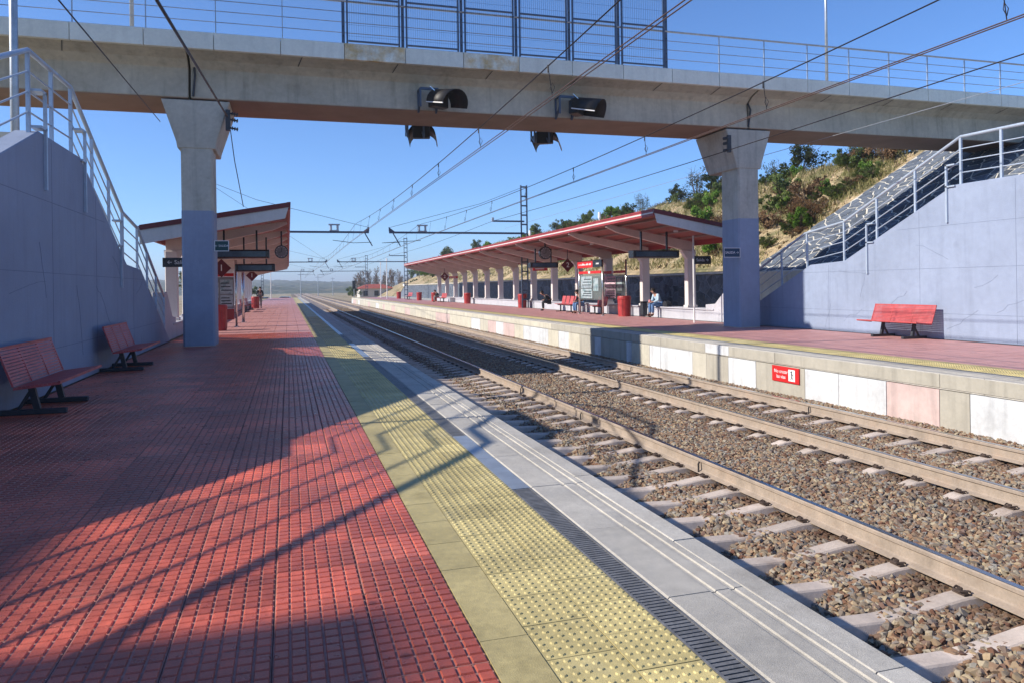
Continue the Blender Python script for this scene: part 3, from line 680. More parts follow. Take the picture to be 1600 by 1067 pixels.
# ------------------------------------------------------------------ platform canopies
CAN = [23.12 + 4.07 * k for k in range(15)]
def canopy(mir, label):
    X = lambda x: CX - x if mir else x
    t = empty('platform_canopy', (X(-3.7), 50, 0), label, 'canopy')
    zr = lambda x: 3.93 + .178 * (x - .06)          # roof plane, falling away from the track
    y0, y1 = CAN[0] - .1, CAN[-1] + .1
    xa, xb = -3.97, .06
    # roof sheets, one per bay
    for k in range(14):
        a, b = CAN[k], CAN[k + 1]
        MB(mir).prism([(xa, zr(xa) - .02), (xb - .04, zr(xb - .04) - .02), (xb - .04, zr(xb - .04) + .015), (xa, zr(xa) + .015)], 'y', a + .003, b - .003).build('roof_sheet', 'canopy_sheet', t)
        for x in (-3.3, -2.4, -1.5, -.6): MB(mir).box(x - .05, x + .05, a + .06, b - .06, zr(x) - .085, zr(x) - .022).build('purlin', 'canopy_purlin', t)
    MB(mir).prism([(xb - .04, zr(xb) - .15), (xb + .02, zr(xb) - .15), (xb + .02, zr(xb) + .05), (xb - .04, zr(xb) + .05)], 'y', y0, y1).build('front_fascia', 'canopy_red', t)
    MB(mir).box(xb + .021, xb + .035, y0, y1, zr(xb) - .07, zr(xb) - .02).build('gutter_strip', 'canopy_white', t)
    MB(mir).box(xb - .06, xb + .04, y0, y1, zr(xb) + .05, zr(xb) + .09).build('roof_edge', 'canopy_red', t)
    MB(mir).box(xa - .08, xa, y0, y1, zr(xa) - .22, zr(xa) + .06).build('rear_fascia', 'canopy_red', t)
    # gable ends
    for yy in (y0 - .05, y1):
        gb = MB(mir).prism([(xa, zr(xa) - .46), (-1.5, zr(-1.5) - .40), (xb - .12, zr(xb) - .40), (xb - .02, zr(xb) - .06), (xa, zr(xa) - .06)], 'y', yy, yy + .05).build('gable_board', 'white_paint', t)
        MB(mir).prism([(xa, zr(xa) - .06), (xb + .03, zr(xb) - .06), (xb + .03, zr(xb) + .085), (xa, zr(xa) + .085)], 'y', yy - .04, yy + .09).build('gable_cap', 'dark_red_cap', t)
    for k, y in enumerate(CAN):
        if k: 
            MB(mir).prism([(-3.9, zr(-3.9) - .50), (-3.4, zr(-3.4) - .50), (-.45, zr(-.45) - .33), (.0, zr(0) - .20), (-.045, zr(-.04) - .09), (-3.9, zr(-3.9) - .09)], 'y', y - .08, y + .08).build('rafter', 'canopy_rafter', t, bevel=.01)
        if k or mir:
            c = MB(mir).box(-3.92, -3.54, y - .14, y + .14, .46, 2.78).build('column', 'canopy_white', t, bevel=.02)
            MB(mir).prism([(-3.92, 2.45), (-3.95, 2.80), (-3.3, 2.80), (-3.54, 2.45)], 'y', y - .11, y + .11).build('bracket', 'canopy_white', c)
            MB(mir).box(-3.96, -3.50, y - .17, y + .17, .46, .56).build('plinth', 'canopy_white', c, bevel=.01)
    for k in range(0, 14, 2):
        for x in (-1.95,):
            y = CAN[k] + 2.0
            l = MB(mir).cyl((x, y, zr(x) - .13), (x, y, zr(x) - .19), .09, 10).build('ceiling_lamp', 'white_print', t)
    # seat wall below
    s = empty('seat_wall', (X(-3.7), 50, 0), 'low concrete seat wall under the %s canopy' % ('right' if mir else 'left'), 'wall')
    for k in range(14):
        a = 24.9 if k == 0 else CAN[k]; b = CAN[k + 1]
        w = MB(mir).box(-4.1, -3.42, a + .004, b - .004, -.02, .40).build('wall_block', 'lilac_wall', s, bevel=.01)
        MB(mir).box(-4.14, -3.36, a + .006, b - .006, .405, .46).build('coping', 'lilac_wall', s, bevel=.012)
    MB(mir).prism([(25.5, -.02), (25.5, .62), (24.85, .66), (23.8, 1.42), (23.45, 1.42), (23.45, -.02)], 'x', -3.75, -3.40).build('ramp_parapet', 'lilac_wall', s, bevel=.015)
canopy(False, 'shaded monopitch canopy with dark red roof edge over the left platform')
canopy(True, 'long red and white monopitch canopy over the right platform')
# ------------------------------------------------------------------ hillside with stone retaining wall
SLOPE = .58; BX0 = 17.95
def walltop(y):
    if y > 118: return 1.95 - 3.3 * sm(118, 134, y)
    return 1.85
def hillz(x, y):
    zb = walltop(y) - .05
    ridge = max(7.3 - 3.2 * sm(100, 150, y) - 3.5 * sm(150, 260, y), zb)
    t = min(max((x - BX0) * SLOPE / 5.45, 0), 1.0)
    z = zb + (ridge - zb) * t
    a = min(t * 4, 1) * sm(25.5, 28, y)
    z += a * (.34 * noise.noise((x * .35, y * .35, 3)) + .16 * noise.noise((x * 1.1, y * 1.1, 7)) + .06 * noise.noise((x * 3.1, y * 3.1, 1)))
    if x > 30: z += (x - 30) * .03
    if y > 160: z -= sm(160, 300, y) * (z + 1.3)
    return z
xs_ = list(np.arange(BX0, 34, .45)) + list(np.arange(34, 120, 6)); ys_ = list(np.arange(-4, 80, .5)) + list(np.arange(80, 320, 3))
hill = grid('hillside', xs_, ys_, hillz, 'hill_earth'); tag(hill, kind='structure')
tag(MB().box(15.2, 18.0, -6, 132, -1.3, -.034).build('path', 'concrete'), kind='structure')

def voronoi(y0, y1, z0, z1, cy, cz, gap, seed):
    rs = random.Random(seed); pts = []
    ny = int((y1 - y0) / cy) + 1; nz_ = int((z1 - z0) / cz) + 1
    for i in range(-1, ny + 1):
        for j in range(-1, nz_ + 1): pts.append((y0 + (i + rs.uniform(.0, 1)) * cy, z0 + (j + rs.uniform(.0, 1)) * cz))
    P = np.array(pts); out = []
    def clip(poly, nx, nz2, c):
        res = []
        for a, b in zip(poly, poly[1:] + poly[:1]):
            da = a[0] * nx + a[1] * nz2 - c; db = b[0] * nx + b[1] * nz2 - c
            if da <= 0: res.append(a)
            if da * db < 0: t = da / (da - db); res.append((a[0] + t * (b[0] - a[0]), a[1] + t * (b[1] - a[1])))
        return res
    for q in P:
        if not (y0 < q[0] < y1 and z0 < q[1] < z1): continue
        d = np.hypot(*(P - q).T); near = P[np.argsort(d)[1:20]]
        poly = [(q[0] - 1.5, q[1] - 1.5), (q[0] + 1.5, q[1] - 1.5), (q[0] + 1.5, q[1] + 1.5), (q[0] - 1.5, q[1] + 1.5)]
        g_ = gap * rs.uniform(.7, 1.4)
        for p in near:
            nx, nz2 = p - q; l = math.hypot(nx, nz2); nx /= l; nz2 /= l; m = (p + q) / 2
            poly = clip(poly, nx, nz2, m[0] * nx + m[1] * nz2 - g_)
            if not poly: break
        for a, b, c in ((1, 0, y1), (-1, 0, -y0), (0, 1, z1), (0, -1, -z0)):
            if poly: poly = clip(poly, a, b, c)
        if len(poly) >= 3: out.append((q, poly))
    return out
def stone_piece(mb, poly, rs, frame):
    pr = rs.uniform(.010, .030); n = len(poly)
    c = (sum(p[0] for p in poly) / n, sum(p[1] for p in poly) / n)
    tx, tz = rs.uniform(-.02, .02), rs.uniform(-.02, .02)
    base = [frame(u, v, -.004) for u, v in poly]
    top = [frame(c[0] + (u - c[0]) * .92 + rs.uniform(-.008, .008), c[1] + (v - c[1]) * .92 + rs.uniform(-.008, .008), pr + tx * (u - c[0]) + tz * (v - c[1])) for u, v in poly]
    mb.add(base + top, [tuple(range(n, 2 * n))] + [(i, (i + 1) % n, n + (i + 1) % n, n + i) for i in range(n)])
# low vertical wall along the platform
rw = empty('retaining_wall', (18.0, 60, 0), 'low dark slate stone wall seen between the columns of the right canopy', 'wall')
mb = MB(); wy = [26.4, 60, 118, 121, 124, 127, 130, 134]; n = len(wy)
for y_ in wy: z = walltop(y_); mb.v += [(18.0, y_, -.1), (18.0, y_, z), (18.4, y_, z), (18.4, y_, -.1)]
for i in range(n - 1):
    for j in range(4): mb.f.append((i * 4 + j, i * 4 + (j + 1) % 4, i * 4 + 4 + (j + 1) % 4, i * 4 + 4 + j))
mb.f += [(0, 1, 2, 3), tuple((n - 1) * 4 + j for j in (3, 2, 1, 0))]; mb.m = [0] * len(mb.f)
mb.build('mortar_bed', 'mortar_dark', rw)
for y_ in np.arange(26.5, 117, 1.5): MB().box(17.97, 18.42, y_, y_ + 1.49, 1.852, 1.93).build('coping_stone', 'mortar', rw)
rs = random.Random(8); rest = MB(); fr = lambda u, v, d: (18.0 - d, u, v)
for i, (q, poly) in enumerate(sorted(voronoi(26.4, 118, .0, 1.82, .55, .36, .02, 6), key=lambda c: c[0][0])):
    if i < 240: mb = MB(); stone_piece(mb, poly, rs, fr); mb.build('stone', 'slate_stone', rw)
    else: stone_piece(rest, poly, rs, fr)
tag(rest.build('stone', 'slate_stone', rw), kind='stuff')
# stone-clad bank under and before the footbridge
th = math.atan(SLOPE); ct, st_ = math.cos(th), math.sin(th); VM = 10.7
bk = empty('stone_bank', (18.0, 20, 0), 'sloping bank clad in dark stones with pale mortar behind the right staircase', 'bank')
y0, y1 = 5.0, 26.3
fr = lambda u, v, d: (BX0 - .05 + v * ct - d * st_, u, 1.86 + v * st_ + d * ct)
mb = MB(); mb.add([fr(y0, 0, 0), fr(y1, 0, 0), fr(y1, VM, 0), fr(y0, VM, 0), fr(y0, 0, -.3), fr(y1, 0, -.3), fr(y1, VM, -.3), fr(y0, VM, -.3)], [(0, 1, 2, 3), (4, 5, 1, 0), (5, 6, 2, 1), (6, 7, 3, 2), (7, 4, 0, 3)]); mb.build('mortar_bed', 'mortar', bk)
MB().box(BX0 - .05, BX0 + .3, y0, y1, -.1, 1.85).build('base_wall', 'concrete', bk)
rest = MB(); i = 0
for q, poly in sorted(voronoi(y0, y1, .05, VM, .56, .40, .024, 5), key=lambda c: abs(c[0][0] - 20.5) + .35 * abs(c[0][1] - 3.5)):
    i += 1
    if i < 296: mb = MB(); stone_piece(mb, poly, rs, fr); mb.build('stone', 'slate_stone', bk)
    else: stone_piece(rest, poly, rs, fr)
tag(rest.build('stone', 'slate_stone', bk), kind='stuff')

# ------------------------------------------------------------------ vegetation
def crown_mesh(name, mat, n, rx, ry, rz, leaf, seed, clumps=9, zc=0.0, elong=2.0):
    rs = random.Random(seed); mb = MB(); C = []
    for i in range(clumps):
        u = Vector((rs.gauss(0, 1), rs.gauss(0, 1), rs.gauss(0, 1))).normalized() * rs.uniform(.2, 1.0)
        C.append((Vector((u.x * rx, u.y * ry, zc + u.z * rz)), rs.uniform(.28, .5) * min(1.0, (10 / clumps) ** .5)))
    for i in range(n):
        c, k = rs.choice(C); d = Vector((rs.gauss(0, 1), rs.gauss(0, 1), rs.gauss(0, 1))).normalized() * (rs.random() ** .45) * k
        p = c + Vector((d.x * rx, d.y * ry, d.z * rz))
        a = Vector((rs.gauss(0, 1), rs.gauss(0, 1), rs.gauss(.3, 1))).normalized(); b = a.orthogonal().normalized(); s = leaf * rs.uniform(.6, 1.3)
        mb.add([p - a * s * elong * .5, p + b * s * .5, p + a * s * elong * .5, p - b * s * .5], [(0, 1, 2, 3)])
    me = bpy.data.meshes.new(name); me.from_pydata(mb.v, [], mb.f); me.materials.append(MATS[mat]); me.update(); return me
def branch_mesh(name, h, spread, n, seed, r=.03):
    rs = random.Random(seed); mb = MB()
    for i in range(n):
        a = rs.uniform(0, 6.28); e = spread * rs.uniform(.3, 1)
        p = [Vector((0, 0, -.1)), Vector((math.cos(a) * e * .3, math.sin(a) * e * .3, h * .4)), Vector((math.cos(a) * e * .75, math.sin(a) * e * .75, h * rs.uniform(.65, .8))), Vector((math.cos(a + .3) * e, math.sin(a + .3) * e, h * rs.uniform(.85, 1.1)))]
        for k in range(3): mb.cyl(p[k], p[k + 1], r * (1 - .27 * k), 5, r * (1 - .27 * (k + 1)), caps=False)
        for k in range(3):
            q = p[1].lerp(p[3], rs.uniform(.2, .9)); d = Vector((rs.gauss(0, 1), rs.gauss(0, 1), rs.uniform(.2, 1))).normalized() * h * .25
            mb.cyl(q, q + d, r * .4, 4, r * .1, caps=False)
    return mb.mesh(name, 'bark')
KINDS = []
for i, (mat, n, r3, leaf, h) in enumerate([('leaf_green', 1500, (.75, .75, .55), .075, .7), ('leaf_green', 1900, (.9, .8, .75), .075, 1.0), ('leaf_dark', 1800, (1.0, 1.0, .9), .085, 1.2), ('leaf_dark', 900, (.75, .75, .95), .05, 1.3), ('leaf_bright', 1900, (.75, .75, .8), .09, .9), ('leaf_brown', 1500, (.9, .9, .45), .06, .6), ('leaf_brown', 1200, (.7, .7, .4), .055, .5)]):
    KINDS.append((crown_mesh('crown', mat, n, *r3, leaf * .85, 40 + i, 24, h * .8), branch_mesh('stem', h * 1.3, r3[0] * 1.05, 11, 60 + i, .02)))
KN = ['low green', 'rounded green', 'large dark', 'tall dark', 'bright leafy', 'dry brown', 'small brown']
seen = {}
def shrub(kind, x, y, s, z=None, where='on the slope', unique=None, cat='shrub', nm='shrub'):
    if z is None and y < 26.9: y = 26.9 + random.uniform(0, 1.5)
    z = hillz(x, y) if z is None else z
    lab = unique or '%s shrub %s' % (KN[kind], where)
    o = empty(nm, (x, y, z - .05), lab, cat, 'shrubs on the hillside' if not unique else None)
    if not unique: o['group'] = KN[kind] + ' shrubs ' + where
    o.scale = (s * random.uniform(.9, 1.15), s * random.uniform(.9, 1.15), s * random.uniform(.85, 1.15)); o.rotation_euler.z = random.uniform(0, 6.28)
    for n_, me in (('crown', KINDS[kind][0]), ('stem', KINDS[kind][1])):
        c = bpy.data.objects.new(n_, me); COL.objects.link(c); c.parent = o
    return o
def along(px, x, jitter=0):           # y on the ray of picture column px at depth plane x
    d = (px - 800) / 1165.0; fx_, fy_ = math.sin(YAW) + d * math.cos(YAW), math.cos(YAW) - d * math.sin(YAW)
    return x * fy_ / fx_
rs = random.Random(21)
# shrubs along the skyline
for px, x, k, s, lab in ((1255, 29.5, 2, 1.35, 'dark spreading bush on the skyline just right of the right pier'), (1212, 30, 3, 1.0, 'thin dark bush on the skyline touching the right pier'), (1375, 27.5, 3, 1.0, 'dark bush on the ridge below the footbridge soffit'), (1410, 28, 2, .8, None), (1090, 30, 3, 1.55, 'tall dark bush on the ridge above the right canopy gable'), (1125, 29, 2, 1.25, None), (1060, 30, 2, 1.0, None),
                         (1005, 30, 3, 1.1, 'narrow upright bush sticking up behind the canopy roof'), (985, 30, 1, .8, None), (1030, 30, 5, 1.0, None), (870, 30, 3, .9, None), (1560, 42, 1, 2.2, 'green bush peeping over the footbridge parapet at the right edge')):
    y_ = along(px, x); shrub(k, x, y_, s, None if px < 1500 else 7.9, 'along the ridge', lab)
for i in range(16):
    px = rs.uniform(690, 1000); x = rs.uniform(28, 32); shrub(rs.choice((1, 2, 3, 2, 5)), x, along(px, x), rs.uniform(.4, .85), None, 'along the ridge')
# shrubs on the slope right of the pier and seen under the canopy
for px, x, k, s, lab in ((1150, 20.2, 4, 1.15, 'bright green leafy shrub beside the right pier under the exit sign'), (1108, 19.6, 4, .7, None), (1215, 23.5, 0, 1.1, None), (1225, 25, 0, 1.2, None), (1290, 24.5, 4, .6, None), (1280, 21.3, 4, .75, 'bright green shrub behind the lower stair landing railing'), (1262, 24, 5, 1.3, None), (1245, 22.5, 6, 1.1, None), (1330, 26.5, 1, .9, None), (1345, 26.5, 1, .8, None), (1310, 23.5, 0, .7, None), (1270, 22, 5, 1.0, None), (1205, 21.5, 6, 1.1, None), (1390, 26.5, 5, 1.1, None), (1360, 27, 5, 1.0, None), (1230, 27.5, 0, .9, None)):
    shrub(k, x, along(px, x), s, None, 'on the slope beside the right staircase', lab)
for i in range(80):
    px = rs.uniform(640, 1140); x = rs.uniform(19.2, 28.5); k = rs.choice((0, 0, 1, 1, 5, 6, 4, 4)); shrub(k, x, along(px, x), rs.uniform(.55, 1.15), None, 'seen between the canopy columns')
for i in range(46):
    px = rs.uniform(1190, 1440); x = rs.uniform(20.0, 29); k = rs.choice((0, 0, 0, 4, 5, 6, 1)); shrub(k, x, along(px, x), rs.uniform(.3, .65), None, 'on the slope beside the right staircase')
# dry grass on the slope
mb = MB()
for i in range(60000):
    px = rs.uniform(660, 1480); x = rs.uniform(18.6, 32); y_ = along(px, x)
    if y_ < 26.5: continue
    if noise.noise((x * .5, y_ * .5, 9)) < -.15 + rs.uniform(-.2, .2): continue
    z = hillz(x, y_); h = rs.uniform(.10, .42); a = rs.uniform(0, 6.28); w = .016 + h * .03; l = Vector((rs.gauss(0, .5), rs.gauss(0, .5), 1)) * h
    dx, dy = math.cos(a) * w, math.sin(a) * w
    mb.add([(x - dx, y_ - dy, z - .02), (x + dx, y_ + dy, z - .02), (x + l.x, y_ + l.y, z + l.z)], [(0, 1, 2)])
me = bpy.data.meshes.new('grass'); me.from_pydata(mb.v, [], mb.f); me.materials.append(MATS['dry_grass']); o = bpy.data.objects.new('grass', me); COL.objects.link(o)
tag(o, 'dry straw-coloured grass on the hillside above the right platform', 'grass', None, 'stuff')
# loose stones on the slope
mb = MB()
for i in range(2600):
    px = rs.uniform(900, 1470); x = rs.uniform(18.6, 30); y_ = along(px, x); z = hillz(x, y_); s = rs.uniform(.03, .12)
    if y_ < 26.6: continue
    mb.obox((x, y_, z), Vector((rs.gauss(0, 1), rs.gauss(0, 1), rs.gauss(0, .6))).normalized() * s, Vector((rs.gauss(0, 1), rs.gauss(0, 1), rs.gauss(0, .6))).normalized() * s * .8, Vector((0, 0, s * .6)))
me = bpy.data.meshes.new('rubble'); me.from_pydata(mb.v, [], mb.f); me.materials.append(MATS['hill_earth']); o = bpy.data.objects.new('rubble', me); COL.objects.link(o)
tag(o, 'small pale stones scattered over the sandy hillside', 'stones', None, 'stuff')

# trees
def tree(x, y, h, mat, label, seed, z=-1.3, bare=False, n=2600, wide=.34):
    t = empty('tree', (x, y, z), label, 'tree')
    rs_ = random.Random(seed); mb = MB(); r = h * .022
    mb.cyl((0, 0, -.2), (h * .02, 0, h * .45), r, 8, r * .7, caps=False); mb.cyl((h * .02, 0, h * .45), (0, h * .02, h * .92), r * .7, 7, r * .15, caps=False)
    for i in range(16 if bare else 9):
        z0 = h * rs_.uniform(.3, .85); a = rs_.uniform(0, 6.28); l = (h - z0) * rs_.uniform(.35, .7) + .3
        p1 = Vector((math.cos(a) * l * .6, math.sin(a) * l * .6, z0 + l * .6)); mb.cyl((h * .012, 0, z0), p1, r * .35, 5, r * .1, caps=False)
        if bare:
            for k in range(4): q = Vector((0, 0, z0)).lerp(p1, rs_.uniform(.4, 1)); mb.cyl(q, q + Vector((rs_.gauss(0, .3), rs_.gauss(0, .3), rs_.uniform(.3, .9))) * l * .5, r * .14, 4, r * .05, caps=False)
    o = mb.build('trunk', 'bark', t); o.location = (0, 0, 0)
    c = bpy.data.objects.new('crown', crown_mesh('crown', mat, 500 if bare else n, h * wide, h * wide, h * .38, h * (.02 if bare else .035), seed, 14, h * .62)); COL.objects.link(c); c.parent = t
tree(-9.5, 112, 6.5, 'leaf_dark', 'dark green tree beyond the far end of the left canopy', 1, -.1, wide=.42)
tree(-13, 118, 7.5, 'leaf_dark', 'taller dark tree behind the one at the left canopy end', 2, -.1, wide=.42)
tree(-6.5, 141, 3.2, 'leaf_green', 'small roundish tree behind the parked cars', 3, -.6, wide=.45)
rs = random.Random(77)
for i in range(22):
    px = 555 + i * 6.2 + rs.uniform(-3, 3); y_ = rs.uniform(210, 330); d = (px - 800) / 1165.0; x = y_ * (math.sin(YAW) + d * math.cos(YAW)) / (math.cos(YAW) - d * math.sin(YAW))
    o_ = tree(x, y_, rs.uniform(7, 11), 'leaf_brown', 'bare poplar in the distant row beyond the platforms', 200 + i, bare=True, wide=.16)
for o in [o for o in bpy.data.objects if o.get('label', '').startswith('bare poplar')]: o['group'] = 'distant bare poplars'
tree(14, 170, 3.4, 'leaf_green', 'rounded green tree in front of the red-roofed house', 31, -1.3, wide=.5)
for i in range(10):
    px = 640 + i * 9 + rs.uniform(-3, 3); y_ = rs.uniform(120, 190); d = (px - 800) / 1165.0; x = y_ * (math.sin(YAW) + d * math.cos(YAW)) / (math.cos(YAW) - d * math.sin(YAW))
    tree(x, y_, rs.uniform(2.6, 4.2), rs.choice(['leaf_dark', 'leaf_green']), 'green tree massed behind the far end of the right canopy', 300 + i, max(hillz(x, y_) - .5, -1.3), n=1500, wide=.45)
for o in [o for o in bpy.data.objects if o.get('label', '').startswith('green tree massed')]: o['group'] = 'trees past the right canopy'

# far wooded hills
def farz(x, y):
    r = 17 * sm(500, 900, y) * (.55 + .45 * noise.noise((x * .0022 + 5, y * .002, 0))) * (1.15 - .6 * sm(-150, 500, x)) + 8 * sm(1000, 1600, y)
    return -1.5 + r + (3.6 * abs(noise.noise((x * .035, y * .035, 2))) + 2.4 * noise.noise((x * .09, y * .09, 4))) * sm(480, 620, y)
o = grid('hills', list(np.arange(-700, 1200, 7)), list(np.arange(460, 1700, 14)), farz, 'far_wood', smooth=False); tag(o, kind='structure')
HAZE_D = 0.0006
# ------------------------------------------------------------------ overhead line
def mast(x, y, side, label):           # side: direction of the arm over the tracks (+1 right, -1 left)
    t = empty('catenary_mast', (x, y, 0), label, 'mast', 'catenary masts')
    H = 8.1; w = .20
    for dx in (-w, w): MB().box(x + dx - .035, x + dx + .035, y - .06, y + .06, -.02, H).build('flange', 'blue_steel', t)
    bt = MB(); z = .5
    while z < H: bt.box(x - w + .035, x + w - .035, y - .05, y + .05, z, z + .09); z += .62
    tag(bt.build('batten', 'blue_steel', t), kind='stuff')
    tip = x + side * (8.9 if abs(x) > 10 else 9.6)
    zb = 4.92
    bm_ = MB().box(min(x, tip), max(x, tip), y - .06, y + .06, zb - .06, zb + .06).build('arm', 'blue_steel', t)
    MB().prism([(tip - side * .35, zb + .06), (tip + side * .02, zb + .06), (tip + side * .02, zb + .34)], 'y', y - .04, y + .04).build('end_stop', 'blue_steel', bm_)
    MB().tube([(tip, y, zb + .3), (x + side * 3, y, zb + 1.9), (x, y, H - .1)], .012, 5).build('tie_rod', 'wire', t)
    xt = tip - side * 2.1
    i_ = MB(); i_.box(xt - .28, xt + .28, y - .1, y + .1, zb + .06, zb + .12); i_.cyl((xt - .2, y, zb + .12), (xt - .2, y, zb + .42), .07, 8); i_.cyl((xt + .2, y, zb + .12), (xt + .2, y, zb + .42), .07, 8); i_.box(xt - .34, xt + .34, y - .08, y + .08, zb + .42, zb + .5)
    i_.build('insulator', 'galvanised', bm_)
    MB().beam((tip - side * .25, y, zb - .05), (tip - side * .25 + .45, y, zb - .85), .06, .06).build('drop_bracket', 'blue_steel', bm_)
    MB().tube([(tip - side * .25 + .4, y, zb - .62), (tip - side * .25 - .3 - .4, y, zb - .66), (xt - .1, y, zb - .5)], .018, 5).build('registration_arm', 'wire', bm_)
    xa = x + side * 2.15
    fa = MB().box(min(x, xa), max(x, xa), y - .05, y + .05, 5.66, 5.76).build('feeder_arm', 'blue_steel', t)
    MB().cyl((xa, y, 5.68), (xa, y, 5.94), .09, 8).build('insulator', 'galvanised', fa)
    return t
for y, nm in ((47, 'nearest'), (99, 'second'), (151, 'third')):
    mast(15.0, y, -1, '%s lattice catenary mast rising behind the right canopy' % nm); mast(-4.75, y, 1, '%s catenary mast behind the left canopy, its arm reaching over the track' % nm)
def wirez(y, lo, hi, span=52.0, y0=-5.0):
    t = ((y - y0) % span) / span; return lo + (hi - lo) * (2 * t - 1) ** 2
for xc, lab in ((4.03, 'overhead contact line hanging above the nearer track'), (8.03, 'overhead contact line hanging above the farther track')):
    t = empty('overhead_line', (xc, 0, 4.5), lab, 'overhead line')
    yy = list(np.arange(-8, 210, 2.0))
    MB().tube([(xc, y, wirez(y, 4.86, 5.45)) for y in yy], .011, 5).build('messenger_wire', 'wire', t)
    for d in (-.035, .035): MB().tube([(xc + d + .12 * math.cos(math.pi * (y + 5) / 52), y, 4.45) for y in yy], .009, 5).build('contact_wire', 'contact_copper', t)
    y = -2.4
    while y < 200:
        x2 = xc + .12 * math.cos(math.pi * (y + 5) / 52); zt = wirez(y, 4.86, 5.45)
        lp = MB().tube([(xc, y, zt), (x2, y, 4.46)], .0065, 4).build('dropper', 'wire', t)
        if y < 40:
            MB().tube([(x2, y, 4.52), (x2 + .05, y + .02, 4.62), (x2 + .02, y + .05, 4.70), (x2 - .03, y + .02, 4.60), (x2, y, 4.52)], .006, 4).build('loop', 'wire', lp)
            MB().cyl((xc, y, zt - .10), (xc, y, zt + .02), .015, 5).build('clamp', 'wire', lp)
        y += 4.55
def wire(pts, r, mat, label):
    m = MB().tube(pts, r, 5); o = m.build('cable', mat); tag(o, label, 'cable')
wire([(12.87, y, 5.72 - .25 * math.sin(math.pi * ((y + 5) % 52) / 52)) for y in np.arange(-6, 160, 2)], .013, 'wire', 'feeder cable running past the right pier cap to the mast arm')
wire([(16.6, y, 6.05) for y in np.arange(-6, 60, 3)], .009, 'galvanised', 'pale thin cable crossing under the right end of the footbridge')
wire([(-1.30, 4, 4.45), (-1.35, 9, 4.65), (-1.45, 20.6, 5.93)], .022, 'wire', 'thick dark cable descending to the left pier cap')
wire([(-2.2, 4, 4.4), (-2.31, 9, 4.56), (-3.05, 20.62, 5.73)], .010, 'wire', 'thin cable running up to the left side of the left pier')
wire([(-1.42, 20.8, 5.85), (-1.33, 21.2, 4.9), (-1.22, 23.0, 3.86)], .012, 'wire', 'thin jumper cable hanging from the left pier cap to the canopy roof')
wire([(-4.75, 47, 8.0), (4.7, 99, 5.2)], .012, 'wire', 'thin stay cable slanting across the sky beyond the left canopy')
for xx, sx, lab in ((-1.42, 1, 'dark insulators bolted to the left pier cap'), (13.50, -1, 'dark insulators bolted to the right pier cap')):
    t = empty('cable_insulator', (xx, 20.85, 5.85), lab, 'insulator')
    MB().box(xx - .06 - sx * .03, xx + .06 - sx * .03, 20.74, 20.82, 5.6, 6.15).build('plate', 'dark_steel', t)
    for z in (5.68, 5.90, 6.06):
        m = MB(); m.cyl((xx, 20.76, z), (xx + sx * .22, 20.70, z - .05), .022, 6)
        for k in range(3): p = Vector((xx, 20.76, z)).lerp(Vector((xx + sx * .22, 20.70, z - .05)), .3 + .28 * k); m.cyl(p, p + Vector((sx * .025, 0, -.004)), .05, 8)
        m.build('insulator_string', 'dark_steel', t)

# ------------------------------------------------------------------ benches
def bench(x, y, facing, label):           # facing +1: sits looking to +X
    t = empty('bench', (x, y, 0), label, 'bench', 'red slatted benches')
    L_ = .98
    def P(a, b, c): return (x + facing * a, y + b, c)
    seat = MB(); back = MB()
    for i in range(11):
        u = i / 10; a = .02 + .43 * u; z = .375 + .045 * u
        seat.obox(P(a, 0, z), (.0165, 0, .0016), (0, L_, 0), (0, 0, .006))
    for i in range(12):
        u = i / 11; a = -.01 - .13 * u; z = .40 + .40 * u
        back.obox(P(a, 0, z), (-facing * .0047, 0, .0148), (0, L_, 0), (.006, 0, .002 * facing))
    for m in (seat, back):
        pass
    s_ = seat.build('seat', 'bench_red', t); tag(s_, kind='stuff'); b_ = back.build('backrest', 'bench_red', t); tag(b_, kind='stuff')
    MB().obox(P(.462, 0, .418), (.012, 0, 0), (0, L_, 0), (0, 0, .016)).build('front_edge', 'bench_red', s_)
    MB().obox(P(-.145, 0, .815), (.012, 0, 0), (0, L_, 0), (0, 0, .014)).build('top_edge', 'bench_red', b_)
    for d in (-L_ + .01, -.34, .34, L_ - .01):
        MB().beam(P(-.0, d, .385), P(-.150, d, .81), .02, .022, (0, 1, 0)).build('back_rib', 'bench_red', b_)
        MB().beam(P(.0, d, .358), P(.46, d, .405), .02, .022, (0, 1, 0)).build('seat_rib', 'bench_red', s_)
    for d in (-.48, .52):
        MB().obox(P(.05, d, .032), (.36, 0, 0), (0, .04, 0), (0, 0, .03)).build('foot_beam', 'dark_steel', t, bevel=.006)
        MB().beam(P(.10, d, .06), P(.03, d, .37), .07, .06, (0, 1, 0)).build('leg', 'dark_steel', t)
        MB().beam(P(-.10, d, .06), P(.06, d, .33), .035, .035, (0, 1, 0)).build('leg', 'dark_steel', t)
bench(-2.98, 10.62, 1, 'nearer red slatted bench against the shaded blue staircase wall')
bench(-2.98, 15.58, 1, 'farther red slatted bench against the shaded blue staircase wall')
bench(14.86, 15.30, -1, 'single red slatted bench in the sun against the right staircase wall')

